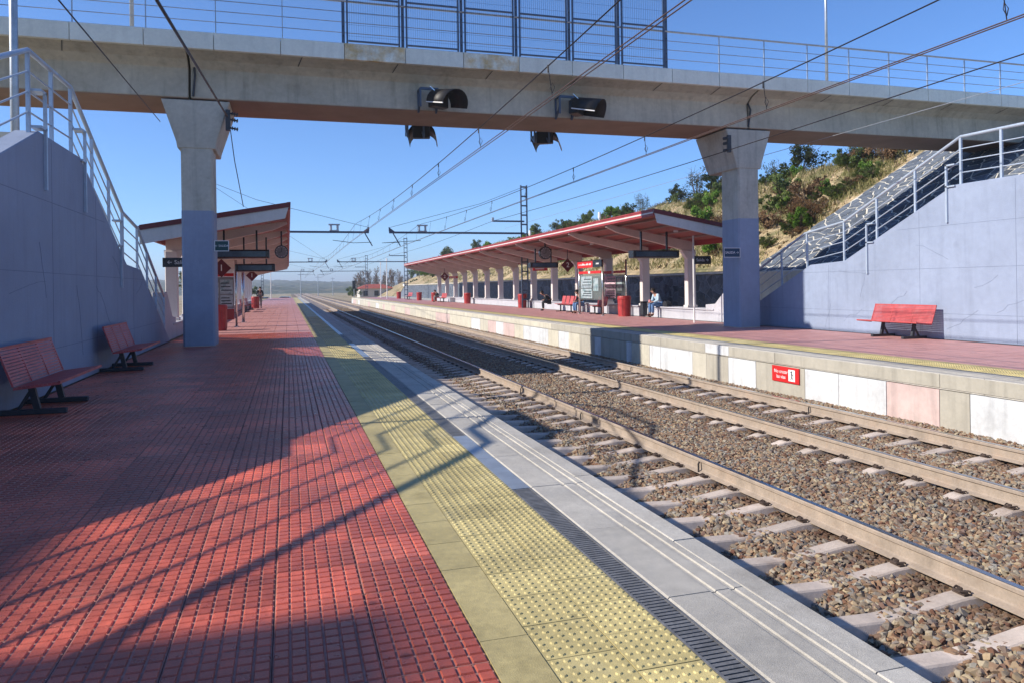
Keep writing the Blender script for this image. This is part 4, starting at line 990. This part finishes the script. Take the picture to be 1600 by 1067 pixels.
# ------------------------------------------------------------------ bins, seats, signs, displays
def litter_bin(x, y, label, h=.92, r=.30):
    t = empty('litter_bin', (x, y, 0), label, 'bin', 'red litter bins')
    n = 20; m = MB()
    rings = [(r * .93, 0), (r * .93, .05), (r, h * .82), (r * 1.04, h * .84), (r * 1.04, h * .94), (r * .96, h)]
    m.v = [(x + a * math.cos(2 * math.pi * i / n), y + a * math.sin(2 * math.pi * i / n), z) for a, z in rings for i in range(n)]
    m.f = [(k * n + i, k * n + (i + 1) % n, (k + 1) * n + (i + 1) % n, (k + 1) * n + i) for k in range(len(rings) - 1) for i in range(n)] + [tuple(range(n - 1, -1, -1))]; m.m = [0] * len(m.f)
    m.build('body', 'bin_red', t, smooth=False)
    MB().cyl((x, y, h - .03), (x, y, h - .02), r * .95, 16).build('liner', 'sign_dark', t)
    for i in range(0, n, 4):
        a = 2 * math.pi * (i + .5) / n; MB().beam((x + r * .95 * math.cos(a), y + r * .95 * math.sin(a), .06), (x + r * 1.015 * math.cos(a), y + r * 1.015 * math.sin(a), h * .82), .03, .012, (math.cos(a), math.sin(a), 0)).build('rib', 'canopy_red', t)
for x, y, lab in ((14.62, 31.0, 'red litter bin beside the information cases on the right platform'), (14.9, 47.3, 'red litter bin at the foot of the right-hand mast'), (14.9, 63.2, 'third red litter bin along the right canopy'), (14.5, 76.5, 'fourth red litter bin along the right canopy'), (14.2, 84, 'distant red litter bin near the end of the right canopy'), (14.3, 101, 'farthest red litter bin past the right canopy'), (-2.42, 28.7, 'red litter bin half hidden by the left pier'), (-2.5, 62, 'distant red litter bin on the left platform')):
    litter_bin(x, y, lab)
dk = empty('ash_bin', (15.2, 30.2, 0), 'dark narrow ash bin beside the large red bin', 'bin')
MB().box(15.08, 15.32, 30.1, 30.35, .02, .62).build('body', 'dark_steel', dk, bevel=.02); MB().box(15.06, 15.34, 30.08, 30.37, .62, .68).build('lid', 'sign_dark', dk, bevel=.01)

def seat_row(x, y, n, facing, label):
    t = empty('seat_row', (x, y, 0), label, 'seats', 'rows of red seats')
    MB().box(x - .03, x + .03, y - n * .31, y + n * .31, .34, .39).build('beam', 'dark_steel', t)
    for k in range(n):
        yy = y + (k - (n - 1) / 2) * .62
        s = MB().prism([(x + facing * .24, .43), (x + facing * .22, .40), (x - facing * .20, .385), (x - facing * .20, .42)], 'y', yy - .25, yy + .25).build('seat', 'bench_red', t, bevel=.01)
        MB().prism([(x - facing * .19, .42), (x - facing * .235, .42), (x - facing * .32, .85), (x - facing * .285, .86)], 'y', yy - .25, yy + .25).build('backrest', 'bench_red', t, bevel=.01)
    for yy in (y - n * .2, y + n * .2):
        MB().box(x - .03, x + .03, yy - .03, yy + .03, .03, .35).build('leg', 'dark_steel', t); MB().box(x - .28, x + .28, yy - .035, yy + .035, 0, .035).build('foot', 'dark_steel', t)
seat_row(14.55, 38.3, 4, -1, 'row of red seats beside the seated person in black')
seat_row(14.65, 34.1, 2, -1, 'pair of red seats seen through the information case')
seat_row(14.4, 72.0, 4, -1, 'distant row of red seats under the right canopy')
seat_row(14.2, 92.0, 5, -1, 'farthest row of red seats past the end of the right canopy')
seat_row(-2.7, 52, 4, 1, 'row of red seats on the shaded left platform')
seat_row(-2.7, 58, 4, 1, 'farther row of red seats on the shaded left platform')

def info_case(x, y0, y1, facing, paper, label, posts=True, axis='y'):
    t = empty('information_case', (x, y0, 0), label, 'notice board')
    def B(a0, a1, d0, d1, z0, z1):
        m = MB()
        lo, hi = sorted((x + facing * d0, x + facing * d1))
        if axis == 'y': m.box(lo, hi, a0, a1, z0, z1)
        else:
            m.box(a0, a1, *sorted((x + facing * d0, x + facing * d1)), z0, z1)
        return m
    w = y1 - y0
    B(y0 + .08, y1 - .08, -.05, .04, .72, 1.96).build('case', 'case_glass' if axis == 'y' else 'panel_grey', t, bevel=.01)
    B(y0 + .08, y1 - .08, -.06, .06, 1.985, 2.11).build('header', 'sign_red', t)
    if axis == 'x': B(y0 + .08, y1 - .08, -.03, .03, .28, .70).build('lower_panel', 'canopy_red', t)
    for i, (u0, u1, z0, z1) in enumerate(((.14, .34, 1.15, 1.75), (.40, .88, 1.30, 1.86), (.40, .88, .80, 1.25))):
        s = B(y0 + w * u0, y0 + w * u1, .042, .046, z0, z1).build('notice', paper if i else 'paper', t)
        if i:
            for q in range(3): zz = z0 + (z1 - z0) * (.25 + .25 * q); B(y0 + w * (u0 + .03), y0 + w * (u1 - .05 - .04 * q), .047, .049, zz - .02, zz + .02).build('print_line', 'sign_dark', s)
    B(y0 + w * .46, y0 + w * .54, .061, .064, 2.0, 2.10).build('emblem', 'white_print', t)
    for a in (y0, y1): 
        p0 = (x, a, 0) if axis == 'y' else (a, x, 0)
        MB().cyl(p0, (p0[0], p0[1], 2.62), .045, 10).build('post', 'stainless', t, smooth=True); MB().cyl(p0, (p0[0], p0[1], .02), .10, 10).build('base_plate', 'stainless', t)
    return t
ic = info_case(14.0, 32.0, 34.9, -1, 'paper', 'glazed notice case between steel posts on the right platform, map inside')
for d, z0, z1, m in ((0, 2.30, 2.62, 'sign_red'), ):
    MB().box(13.93, 13.99, 33.0, 34.95, 2.28, 2.62).build('name_board', 'sign_red', ic); MB().box(13.93, 13.99, 31.95, 32.995, 2.28, 2.62).build('name_board', 'sign_dark', ic)
m = MB()
rs = random.Random(4); yy = 34.75
while yy > 33.2: h = rs.uniform(.05, .10); m.box(13.924, 13.929, yy - .07, yy, 2.40, 2.40 + h); yy -= .10 + (.07 if rs.random() < .2 else 0)
tag(m.build('lettering', 'white_print', ic), kind='stuff')
m = MB()
for k in range(4): m.box(13.924, 13.929, 32.25 + .09 * k, 32.31 + .09 * k, 2.41, 2.48)
tag(m.build('lettering', 'white_print', ic), kind='stuff')
info_case(15.15, 31.9, 34.6, -1, 'poster_pink', 'second notice case with a pink poster behind the first one')
info_case(31.4, -2.95, -1.98, -1, 'paper', 'notice case with red header just right of the left pier', axis='x')
for x, y, lab in ((-1.93, 35.2, 'shiny steel post on the left platform behind the notice case'),):
    t = empty('steel_post', (x, y, 0), lab, 'post'); MB().cyl((x, y, 0), (x, y, 2.5), .06, 12).build('tube', 'stainless', t, smooth=True); MB().cyl((x, y, 0), (x, y, .03), .14, 12).build('base_plate', 'stainless', t)

def diamond(x, y, z, s, ch, label, axis='y'):
    t = empty('platform_number_sign', (x, y, z), label, 'sign')
    MB().prism([(x - s, z), (x, z - s), (x + s, z), (x, z + s)], 'y', y, y + .05).build('plate', 'diamond_red', t)
    text('numeral', ch, s * 1.0, (x, y - .004, z), (1, 0, 0), (0, 0, 1), 'white_print', t)
    MB().cyl((x, y + .025, z + s), (x, y + .025, 3.4), .018, 6).build('hanger', 'dark_steel', t)
diamond(-2.48, 31.0, 2.30, .36, '1', 'dark red diamond sign with numeral 1 above the left notice case')
diamond(-2.2, 50.0, 2.35, .36, '1', 'farther dark red diamond sign with numeral 1 on the left platform')
diamond(14.05, 36.6, 2.50, .36, '2', 'dark red diamond sign with numeral 2 on the right platform')
diamond(14.3, 70.0, 2.45, .42, '2', 'farther dark red diamond sign under the right canopy')
for x, y, lab in ((13.2, 37.9, 'dark hanging signboard beside the nearer number 2 diamond'),):
    pass
for x0, x1, y, lab in ((13.1, 13.95, 39.5, 'small red direction board left of the number 2 diamond'), (14.75, 15.6, 70.0, 'distant red board right of the far number 2 diamond')):
    t = empty('direction_board', ((x0 + x1) / 2, y, 2.3), lab, 'sign'); MB().box(x0, x1, y, y + .05, 2.28, 2.48).build('board', 'sign_red', t); MB().box(x0 + .1, x1 - .2, y - .004, y - .001, 2.36, 2.41).build('print_line', 'white_print', t)

def display(xc, y, z, w, label, h=.30, hang=3.45):
    t = empty('departure_display', (xc, y, z), label, 'display', 'hanging departure displays')
    c = MB().prism([(y, z - h / 2 + .03), (y + .05, z - h / 2), (y + .42, z - h / 2), (y + .45, z - h / 2 + .04), (y + .45, z + h / 2), (y + .05, z + h / 2), (y, z + h / 2 - .03)], 'x', xc - w / 2, xc + w / 2).build('case', 'sign_dark', t, bevel=.02)
    MB().box(xc - w / 2 + .12, xc + w / 2 - .12, y - .004, y - .001, z - h / 2 + .06, z + h / 2 - .06).build('screen', 'screen_blue', t)
    for d in (-w * .28, w * .28): MB().box(xc + d - .03, xc + d + .03, y + .18, y + .25, z + h / 2, hang).build('hanger', 'sign_dark', t)
display(-1.52, 26.4, 2.64, 1.85, 'long black display hanging under the left canopy, upper one')
display(-1.2, 30.0, 2.28, 1.45, 'lower black display hanging under the left canopy')
display(13.45, 25.6, 2.58, 1.95, 'long black display hanging under the near end of the right canopy')
display(13.25, 38.0, 2.55, 1.6, 'black display hanging below the clock under the right canopy')
def clock(x, y, z, r, label):
    t = empty('clock', (x, y, z), label, 'clock')
    MB().cyl((x, y - .11, z), (x, y + .11, z), r, 24).build('case', 'sign_dark', t, smooth=False)
    f = MB().cyl((x, y - .118, z), (x, y - .111, z), r * .86, 24).build('dial', 'panel_grey', t)
    MB().beam((x, y - .125, z), (x + r * .05, y - .125, z + r * .62), .02, .02).build('hand', 'sign_dark', f); MB().beam((x, y - .125, z), (x - r * .4, y - .125, z - r * .1), .024, .02).build('hand', 'sign_dark', f)
    for k in range(12):
        a = k * math.pi / 6; MB().beam((x + r * .7 * math.sin(a), y - .12, z + r * .7 * math.cos(a)), (x + r * .8 * math.sin(a), y - .12, z + r * .8 * math.cos(a)), .02, .008, (0, 1, 0)).build('hour_mark', 'white_print', f)
    MB().box(x - .03, x + .03, y - .03, y + .03, z + r - .01, 3.75).build('hanger', 'sign_dark', t)
clock(-.24, 31.0, 2.93, .26, 'round dark clock under the front edge of the left canopy')
clock(13.15, 37.6, 3.18, .34, 'round clock above the display under the right canopy')

def board(x0, x1, y, z0, z1, mat, rim, txt, size, label, nm='exit_sign', side=None):
    t = empty(nm, ((x0 + x1) / 2, y, z0), label, 'sign')
    MB().box(x0, x1, y, y + .04, z0, z1).build('plate', mat, t)
    if rim:
        for a, b, c, d in ((x0, x1, z0, z0 + rim), (x0, x1, z1 - rim, z1), (x0, x0 + rim, z0 + rim, z1 - rim), (x1 - rim, x1, z0 + rim, z1 - rim)): MB().box(a, b, y - .004, y - .0005, c, d).build('rim', 'white_print', t)
    text('lettering', txt, size, ((x0 + x1) / 2, y - .003, (z0 + z1) / 2), (1, 0, 0), (0, 0, 1), 'white_print', t)
    return t
board(-1.835, -1.48, 20.9, 2.46, 2.74, 'sign_green', .016, '← SALIDA', .075, 'small green exit sign with white rim on the right side of the left pier')
board(-3.57, -2.75, 24.2, 2.15, 2.43, 'sign_dark', 0, '← Salida', .17, 'dark exit board with an arrow left of the left pier')
board(13.30, 13.90, 20.80, 2.25, 2.56, 'sign_navy', .016, 'SALIDA →', .11, 'dark blue exit sign with white rim on the left side of the right pier')
e = board(14.35, 15.05, 24.4, 2.15, 2.45, 'sign_dark', 0, 'Salida →', .15, 'dark exit board on a thin pole left of the right pier')
MB().cyl((14.33, 24.42, 0), (14.33, 24.42, 3.2), .035, 8).build('pole', 'white_paint', e)

# ------------------------------------------------------------------ people
DG = bpy.context.evaluated_depsgraph_get
def skin(name, chain, mat, parent, M, sub=2):
    idx = {}; V = []; Rr = []; E_ = []
    for a, b in chain:
        for k, (p, r) in (a, b):
            if k not in idx: idx[k] = len(V); V.append(p); Rr.append(r)
        E_.append((idx[a[0]], idx[b[0]]))
    me = bpy.data.meshes.new(name); me.from_pydata(V, E_, []); o = bpy.data.objects.new(name, me); COL.objects.link(o)
    o.modifiers.new('skin', 'SKIN'); s_ = o.modifiers.new('sub', 'SUBSURF'); s_.levels = s_.render_levels = sub
    for i, v in enumerate(me.skin_vertices[0].data):
        r = Rr[i]; v.radius = (r, r) if not isinstance(r, tuple) else r; v.use_root = (i == 0)
    bpy.context.view_layer.update(); m2 = bpy.data.meshes.new_from_object(o.evaluated_get(DG())); bpy.data.objects.remove(o)
    m2.transform(M); m2.materials.clear(); m2.materials.append(MATS[mat]); m2.polygons.foreach_set('use_smooth', [True] * len(m2.polygons))
    q = bpy.data.objects.new(name, m2); COL.objects.link(q); q.parent = parent; q.location = -wloc(parent); return q
def person(x, y, z, rot, label, top, legs, shoes, lean=.0, standing=False):
    t = empty('person', (x, y, z), label, 'person')
    M = Matrix.Translation((x, y, z)) @ Matrix.Rotation(rot, 4, 'Z')
    J = {'hip': ((0, 0, .10), .125), 'waist': ((.04, 0, .26), .115), 'chest': ((.10 + lean * .5, 0, .44 - lean * .15), .13), 'neck': ((.17 + lean, 0, .585 - lean * .35), .05), 'chin': ((.225 + lean * 1.25, 0, .635 - lean * .45), .072), 'head': ((.26 + lean * 1.35, 0, .70 - lean * .45), .092), 'crown': ((.255 + lean * 1.4, 0, .765 - lean * .45), .06)}
    for s, n in ((1, 'l'), (-1, 'r')):
        J['sh' + n] = ((.12 + lean * .8, s * .17, .515 - lean * .3), .058); J['el' + n] = ((.17 + lean * .7, s * .225, .27 - lean * .2), .044); J['wr' + n] = ((.38, s * .10, .20), .03); J['pa' + n] = ((.44, s * .07, .19), .03)
        for k in range(4): J['f%d%s' % (k, n)] = ((.50 - .006 * abs(k - 1), s * (.10 - .022 * k), .185), .010); J['g%d%s' % (k, n)] = ((.52 - .008 * abs(k - 1), s * (.095 - .021 * k), .155), .008)
        J['t' + n] = ((.46, s * .035, .215), .011)
        J['th' + n] = ((.06, s * .09, .09), .095); J['kn' + n] = ((.44, s * .11, .09), .068); J['an' + n] = ((.42, s * .11, -.30), .042); J['he' + n] = ((.40, s * .11, -.36), .042); J['to' + n] = ((.58, s * .12, -.385), .034)
    if standing:
        for s, n in ((1, 'l'), (-1, 'r')):
            J['kn' + n] = ((.03, s * .10, -.35), .066); J['an' + n] = ((0, s * .10, -.78), .042); J['he' + n] = ((-.02, s * .10, -.84), .042); J['to' + n] = ((.16, s * .11, -.86), .034); J['wr' + n] = ((.22, s * .2, .05), .03); J['pa' + n] = ((.27, s * .19, .02), .03); J['el' + n] = ((.08, s * .24, .22), .044)
            for k in range(4): J['f%d%s' % (k, n)] = ((.31, s * (.21 - .02 * k), -.01), .010); J['g%d%s' % (k, n)] = ((.32, s * (.205 - .02 * k), -.05), .008)
            J['t' + n] = ((.29, s * .14, .03), .011)
    E2 = lambda a, b: ((a, J[a]), (b, J[b]))
    ch = [E2('hip', 'waist'), E2('waist', 'chest'), E2('chest', 'neck'), E2('neck', 'chin'), E2('chin', 'head'), E2('head', 'crown')]
    for n in 'lr':
        ch += [E2('chest', 'sh' + n), E2('sh' + n, 'el' + n), E2('el' + n, 'wr' + n), E2('wr' + n, 'pa' + n), E2('hip', 'th' + n), E2('th' + n, 'kn' + n), E2('kn' + n, 'an' + n), E2('an' + n, 'he' + n), E2('he' + n, 'to' + n), E2('pa' + n, 't' + n)]
        for k in range(4): ch += [E2('pa' + n, 'f%d%s' % (k, n)), E2('f%d%s' % (k, n), 'g%d%s' % (k, n))]
    skin('body', ch, 'skin', t, M, 1)
    grow = lambda k, d: (k, (J[k][0], J[k][1] + d))
    G = lambda a, b, d: (grow(a, d), grow(b, d))
    sh = [G('hip', 'waist', .016), G('waist', 'chest', .016)]
    for n in 'lr': sh += [G('chest', 'sh' + n, .016), G('sh' + n, 'el' + n, .014), G('el' + n, 'wr' + n, .012)]
    skin('jacket', sh, top, t, M, 2)
    tr = []
    for n in 'lr': tr += [G('hip', 'th' + n, .012), G('th' + n, 'kn' + n, .013), G('kn' + n, 'an' + n, .018)]
    skin('trousers', tr, legs, t, M, 2)
    for n in 'lr': skin('shoe', [G('he' + n, 'to' + n, .016)], shoes, t, M, 2)
    hc = J['head'][0]; hm = MB(); nn = 10
    hv = Vector(hc) + Vector((-.025, 0, .03))
    rings = [(.0, .112), (.05, .106), (.085, .075), (.105, .03)]
    for z_, r_ in [(-.09, .09), (-.04, .108)] + rings: hm.v += [tuple(hv + Vector((r_ * math.cos(2 * math.pi * i / nn) * (1.08 if z_ > -.01 else (1.05 if math.cos(2 * math.pi * i / nn) < .3 else .25)), r_ * .92 * math.sin(2 * math.pi * i / nn), z_))) for i in range(nn)]
    hm.f = [(k * nn + i, k * nn + (i + 1) % nn, (k + 1) * nn + (i + 1) % nn, (k + 1) * nn + i) for k in range(5) for i in range(nn)] + [tuple(range(5 * nn, 6 * nn))]; hm.m = [0] * len(hm.f)
    me = hm.mesh('hair', 'hair_dark', True); me.transform(M); h_ = bpy.data.objects.new('hair', me); COL.objects.link(h_); h_.parent = t; h_.location = -wloc(t)
    for s in (1, -1):
        e_ = MB().cyl(Vector(hc) + Vector((.083, s * .032, .0)), Vector(hc) + Vector((.094, s * .032, .0)), .011, 6).mesh('eye', 'hair_dark'); e_.transform(M); q = bpy.data.objects.new('eye', e_); COL.objects.link(q); q.parent = t; q.location = -wloc(t)
    nme = MB().cyl(Vector(hc) + Vector((.08, 0, .0)), Vector(hc) + Vector((.108, 0, -.03)), .008, 6, .014).mesh('nose', 'skin'); nme.transform(M); q = bpy.data.objects.new('nose', nme); COL.objects.link(q); q.parent = t; q.location = -wloc(t)
    return t
person(15.52, 29.35, .47, math.pi + .12, 'person in pale blue top and jeans sitting on the low wall, head bowed', 'shirt_blue', 'jeans', 'shoe_brown', .07)
person(14.62, 41.0, .41, math.pi - .2, 'person in black sitting hunched beside the red seats', 'black_cloth', 'black_cloth', 'black_cloth', .2)
person(14.45, 73.9, .41, math.pi, 'distant person in dark clothes seated under the right canopy', 'black_cloth', 'panel_grey', 'black_cloth', .1)
person(-2.2, 62.8, .86, -1.4, 'distant standing person in dark clothes on the left platform', 'black_cloth', 'panel_grey', 'black_cloth', 0, True)
person(14.55, 35.9, .41, math.pi + .1, 'person in jeans seated behind the notice case, legs showing below it', 'black_cloth', 'jeans', 'shoe_brown', .05)
bg = MB().prism([(28.55, .465), (28.95, .465), (28.9, .66), (28.75, .72), (28.6, .64)], 'x', 15.42, 15.72).build('bag', 'black_cloth', None, bevel=.04); tag(bg, 'black bag lying on the low wall behind the seated person', 'bag')
pk = MB().box(15.00, 15.10, 29.27, 29.40, .66, .76).build('packet', 'pink_thing', None, bevel=.02); tag(pk, 'small pink packet held on the lap of the person in jeans', 'packet')

# ------------------------------------------------------------------ far things
def pole(x, y, h, label, arm=True, z=-.1):
    t = empty('lamp_post', (x, y, z), label, 'lamp post')
    MB().cyl((x, y, z), (x, y, z + h), .07, 8, .045).build('pole', 'white_paint', t); 
    m = MB().cyl((x, y, z + h), (x, y, z + h + .12), .05, 10, .11); m.build('lantern', 'white_print', t); MB().cyl((x, y, z + h + .12), (x, y, z + h + .5), .11, 10, .09).build('globe', 'white_print', t)
for x, y, h, z, lab in ((20.4, 47, 4.0, 1.9, 'white lantern on a post above the right canopy roof'), (20.3, 62, 3.9, 1.9, 'second white lantern post behind the right canopy'), (12.6, 100, 5.0, -.1, 'white lamp post at the far end of the right platform'), (13.2, 112, 5.0, -.1, 'farthest white lamp post on the right platform'), (-2.6, 122, 5.2, -.1, 'white lamp post at the far end of the left platform')):
    pole(x, y, h, lab, z=z)
def car(x, y, z, rot, mat, label):
    t = empty('parked_car', (0, 0, 0), label, 'car', 'cars parked beyond the left platform')
    pr = [(-2.1, .25), (-2.15, .7), (-1.9, .85), (-1.5, .9), (-1.0, 1.4), (.5, 1.45), (1.2, .95), (2.0, .85), (2.15, .6), (2.1, .25)]
    MB().prism(pr, 'y', -.85, .85).build('body', mat, t, bevel=.06)
    MB().prism([(-1.35, .93), (-.95, 1.35), (.45, 1.39), (1.05, .95)], 'y', -.86, .86).build('side_window', 'glass_dark', t)
    MB().obox((.87, 0, 1.19), (.32, 0, -.22), (0, .72, 0), (.012, 0, .018)).build('windscreen', 'glass_dark', t)
    for a in (-1.3, 1.3):
        for b in (-.82, .82): w = MB().cyl((a, b - .1, .32), (a, b + .1, .32), .32, 14).build('wheel', 'rubber', t); MB().cyl((a, b - .11, .32), (a, b + .11, .32), .18, 10).build('rim', 'stainless', w)
    for b in (-.6, .6): MB().box(2.11, 2.17, b - .15, b + .15, .58, .70).build('headlight', 'white_print', t)
    t.location = (x, y, z); t.rotation_euler.z = rot
car(-4.2, 142, -1.3, R(10), 'car_white', 'white car parked beyond the end of the left platform'); car(-.8, 146, -1.3, R(172), 'car_blue', 'bluish car parked next to the white one beyond the left platform'); car(-7.5, 144, -1.3, R(20), 'car_white', 'second white car, leftmost beyond the left platform')
def house(x, y, w, d, h, z, wall, label, hip=True):
    t = empty('house', (x, y, z), label, 'house')
    MB().box(x - w / 2, x + w / 2, y - d / 2, y + d / 2, z, z + h).build('wall', wall, t)
    m = MB(); o_ = .4; r = h * .38
    m.add([(x - w / 2 - o_, y - d / 2 - o_, z + h), (x + w / 2 + o_, y - d / 2 - o_, z + h), (x + w / 2 + o_, y + d / 2 + o_, z + h), (x - w / 2 - o_, y + d / 2 + o_, z + h), (x - w / 4, y, z + h + r), (x + w / 4, y, z + h + r)], [(0, 1, 5, 4), (1, 2, 5), (2, 3, 4, 5), (3, 0, 4), (3, 2, 1, 0)])
    rf = m.build('roof', 'roof_tile', t); MB().box(x + w * .15, x + w * .15 + .5, y - .3, y + .3, z + h, z + h + r + .6).build('chimney', 'plaster', rf)
    for k in range(3):
        xx = x - w / 2 + w * (k + .5) / 3; wi = MB().box(xx - .5, xx + .5, y - d / 2 - .03, y - d / 2 + .02, z + 1.0, z + 2.2).build('window', 'glass_dark', t); MB().box(xx - .6, xx + .6, y - d / 2 - .08, y - d / 2, z + .9, z + .99).build('sill', 'plaster', wi)
house(19.5, 178, 7.5, 8, 2.7, -1.3, 'plaster', 'small house with a red hipped roof beyond the right platform end')
for x, y, w, h, lab in ((24.5, 158, 2.2, 2.6, 'small white hut beyond the right platform end'), (28.5, 160, 1.6, 2.3, 'narrow white cabinet beside the white hut')):
    t = empty('hut', (x, y, -1.3), lab, 'hut'); MB().box(x - w / 2, x + w / 2, y - 1, y + 1, -1.3, -1.3 + h + 1).build('wall', 'white_paint', t); MB().box(x - w / 2 - .1, x + w / 2 + .1, y - 1.1, y + 1.1, -1.3 + h + 1, -1.3 + h + 1.12).build('roof', 'panel_grey', t); MB().box(x - .4, x + .4, y - 1.03, y - 1.0, -1.3, .8).build('door', 'panel_grey', t)
rs = random.Random(9)
for i in range(7):
    px = (470, 497, 520, 604, 618, 636, 655)[i]; y_ = (210, 260, 300, 190, 240, 230, 205)[i]; d = (px - 800) / 1165.0; x = y_ * (math.sin(YAW) + d * math.cos(YAW)) / (math.cos(YAW) - d * math.sin(YAW))
    t = empty('utility_pole', (x, y_, -1.3), 'distant utility pole, number %s from the left along the horizon' % ('one', 'two', 'three', 'four', 'five', 'six', 'seven')[i], 'pole', 'distant poles')
    MB().cyl((x, y_, -1.3), (x, y_, 6.5 + rs.uniform(-1, 1.5)), .13, 7, .09).build('shaft', 'galvanised', t); MB().box(x - .8, x + .8, y_ - .05, y_ + .05, 5.4, 5.52).build('cross_arm', 'galvanised', t)
for x, y, lab in ((11.6, 140, 'dark signal post past the right platform end'),):
    t = empty('railway_signal', (x, y, -1), lab, 'signal'); MB().cyl((x, y, -1), (x, y, 2.9), .07, 8).build('post', 'galvanised', t); s = MB().box(x - .3, x + .3, y - .1, y + .1, 1.4, 2.9).build('signal_head', 'sign_dark', t, bevel=.05)
    for z in (1.7, 2.15, 2.6): MB().cyl((x, y - .25, z), (x, y - .1, z), .11, 10).build('lens_hood', 'black_hood', s)

# unseen building added on the left to cast the soft shadow on the platform
b = empty('shadow_building', (-27, -6, 0), 'unseen tall building added left of the picture to cast the soft shadow across the nearest red paving', 'building')
MB().box(-32, -22, -16, 4.33, -.05, 13.5).build('wall', 'plaster', b); MB().box(-32, -22, 4.34, 9.5, -.05, 12.8).build('shadow_wing', 'plaster', b); rf = MB().box(-32.3, -21.8, -16.3, 4.4, 13.5, 13.75).build('roof', 'roof_tile', b); MB().box(-28, -27.2, -6, -5.2, 13.75, 15.0).build('chimney', 'plaster', rf)  # lower wing added to shape the left edge of the shadow
for k in range(5):
    for z in (1.0, 4.4, 7.8, 10.9):
        y = -14 + 3.9 * k; w = MB().box(-22, -21.95, y - .6, y + .6, z, z + 1.6).build('window', 'glass_dark', b); MB().box(-22, -21.85, y - .7, y + .7, z - .1, z - .005).build('sill', 'plaster', w)

# ------------------------------------------------------------------ the hazy air
hz = bpy.data.materials.new('haze'); hz.use_nodes = True; N = hz.node_tree.nodes; N.remove(N['Principled BSDF'])
pv = N.new('ShaderNodeVolumePrincipled'); pv.inputs['Color'].default_value = (0.80, 0.87, 0.95, 1); pv.inputs['Density'].default_value = HAZE_D; pv.inputs['Anisotropy'].default_value = 0.2
hz.node_tree.links.new(pv.outputs[0], N['Material Output'].inputs['Volume'])
MATS['haze'] = hz
if HAZE_D > 0:
    o = MB().box(-900, 1400, -420, 4100, -4, 62).build('haze', 'haze'); tag(o, 'thin bluish haze over the whole scene', 'haze', None, 'stuff')
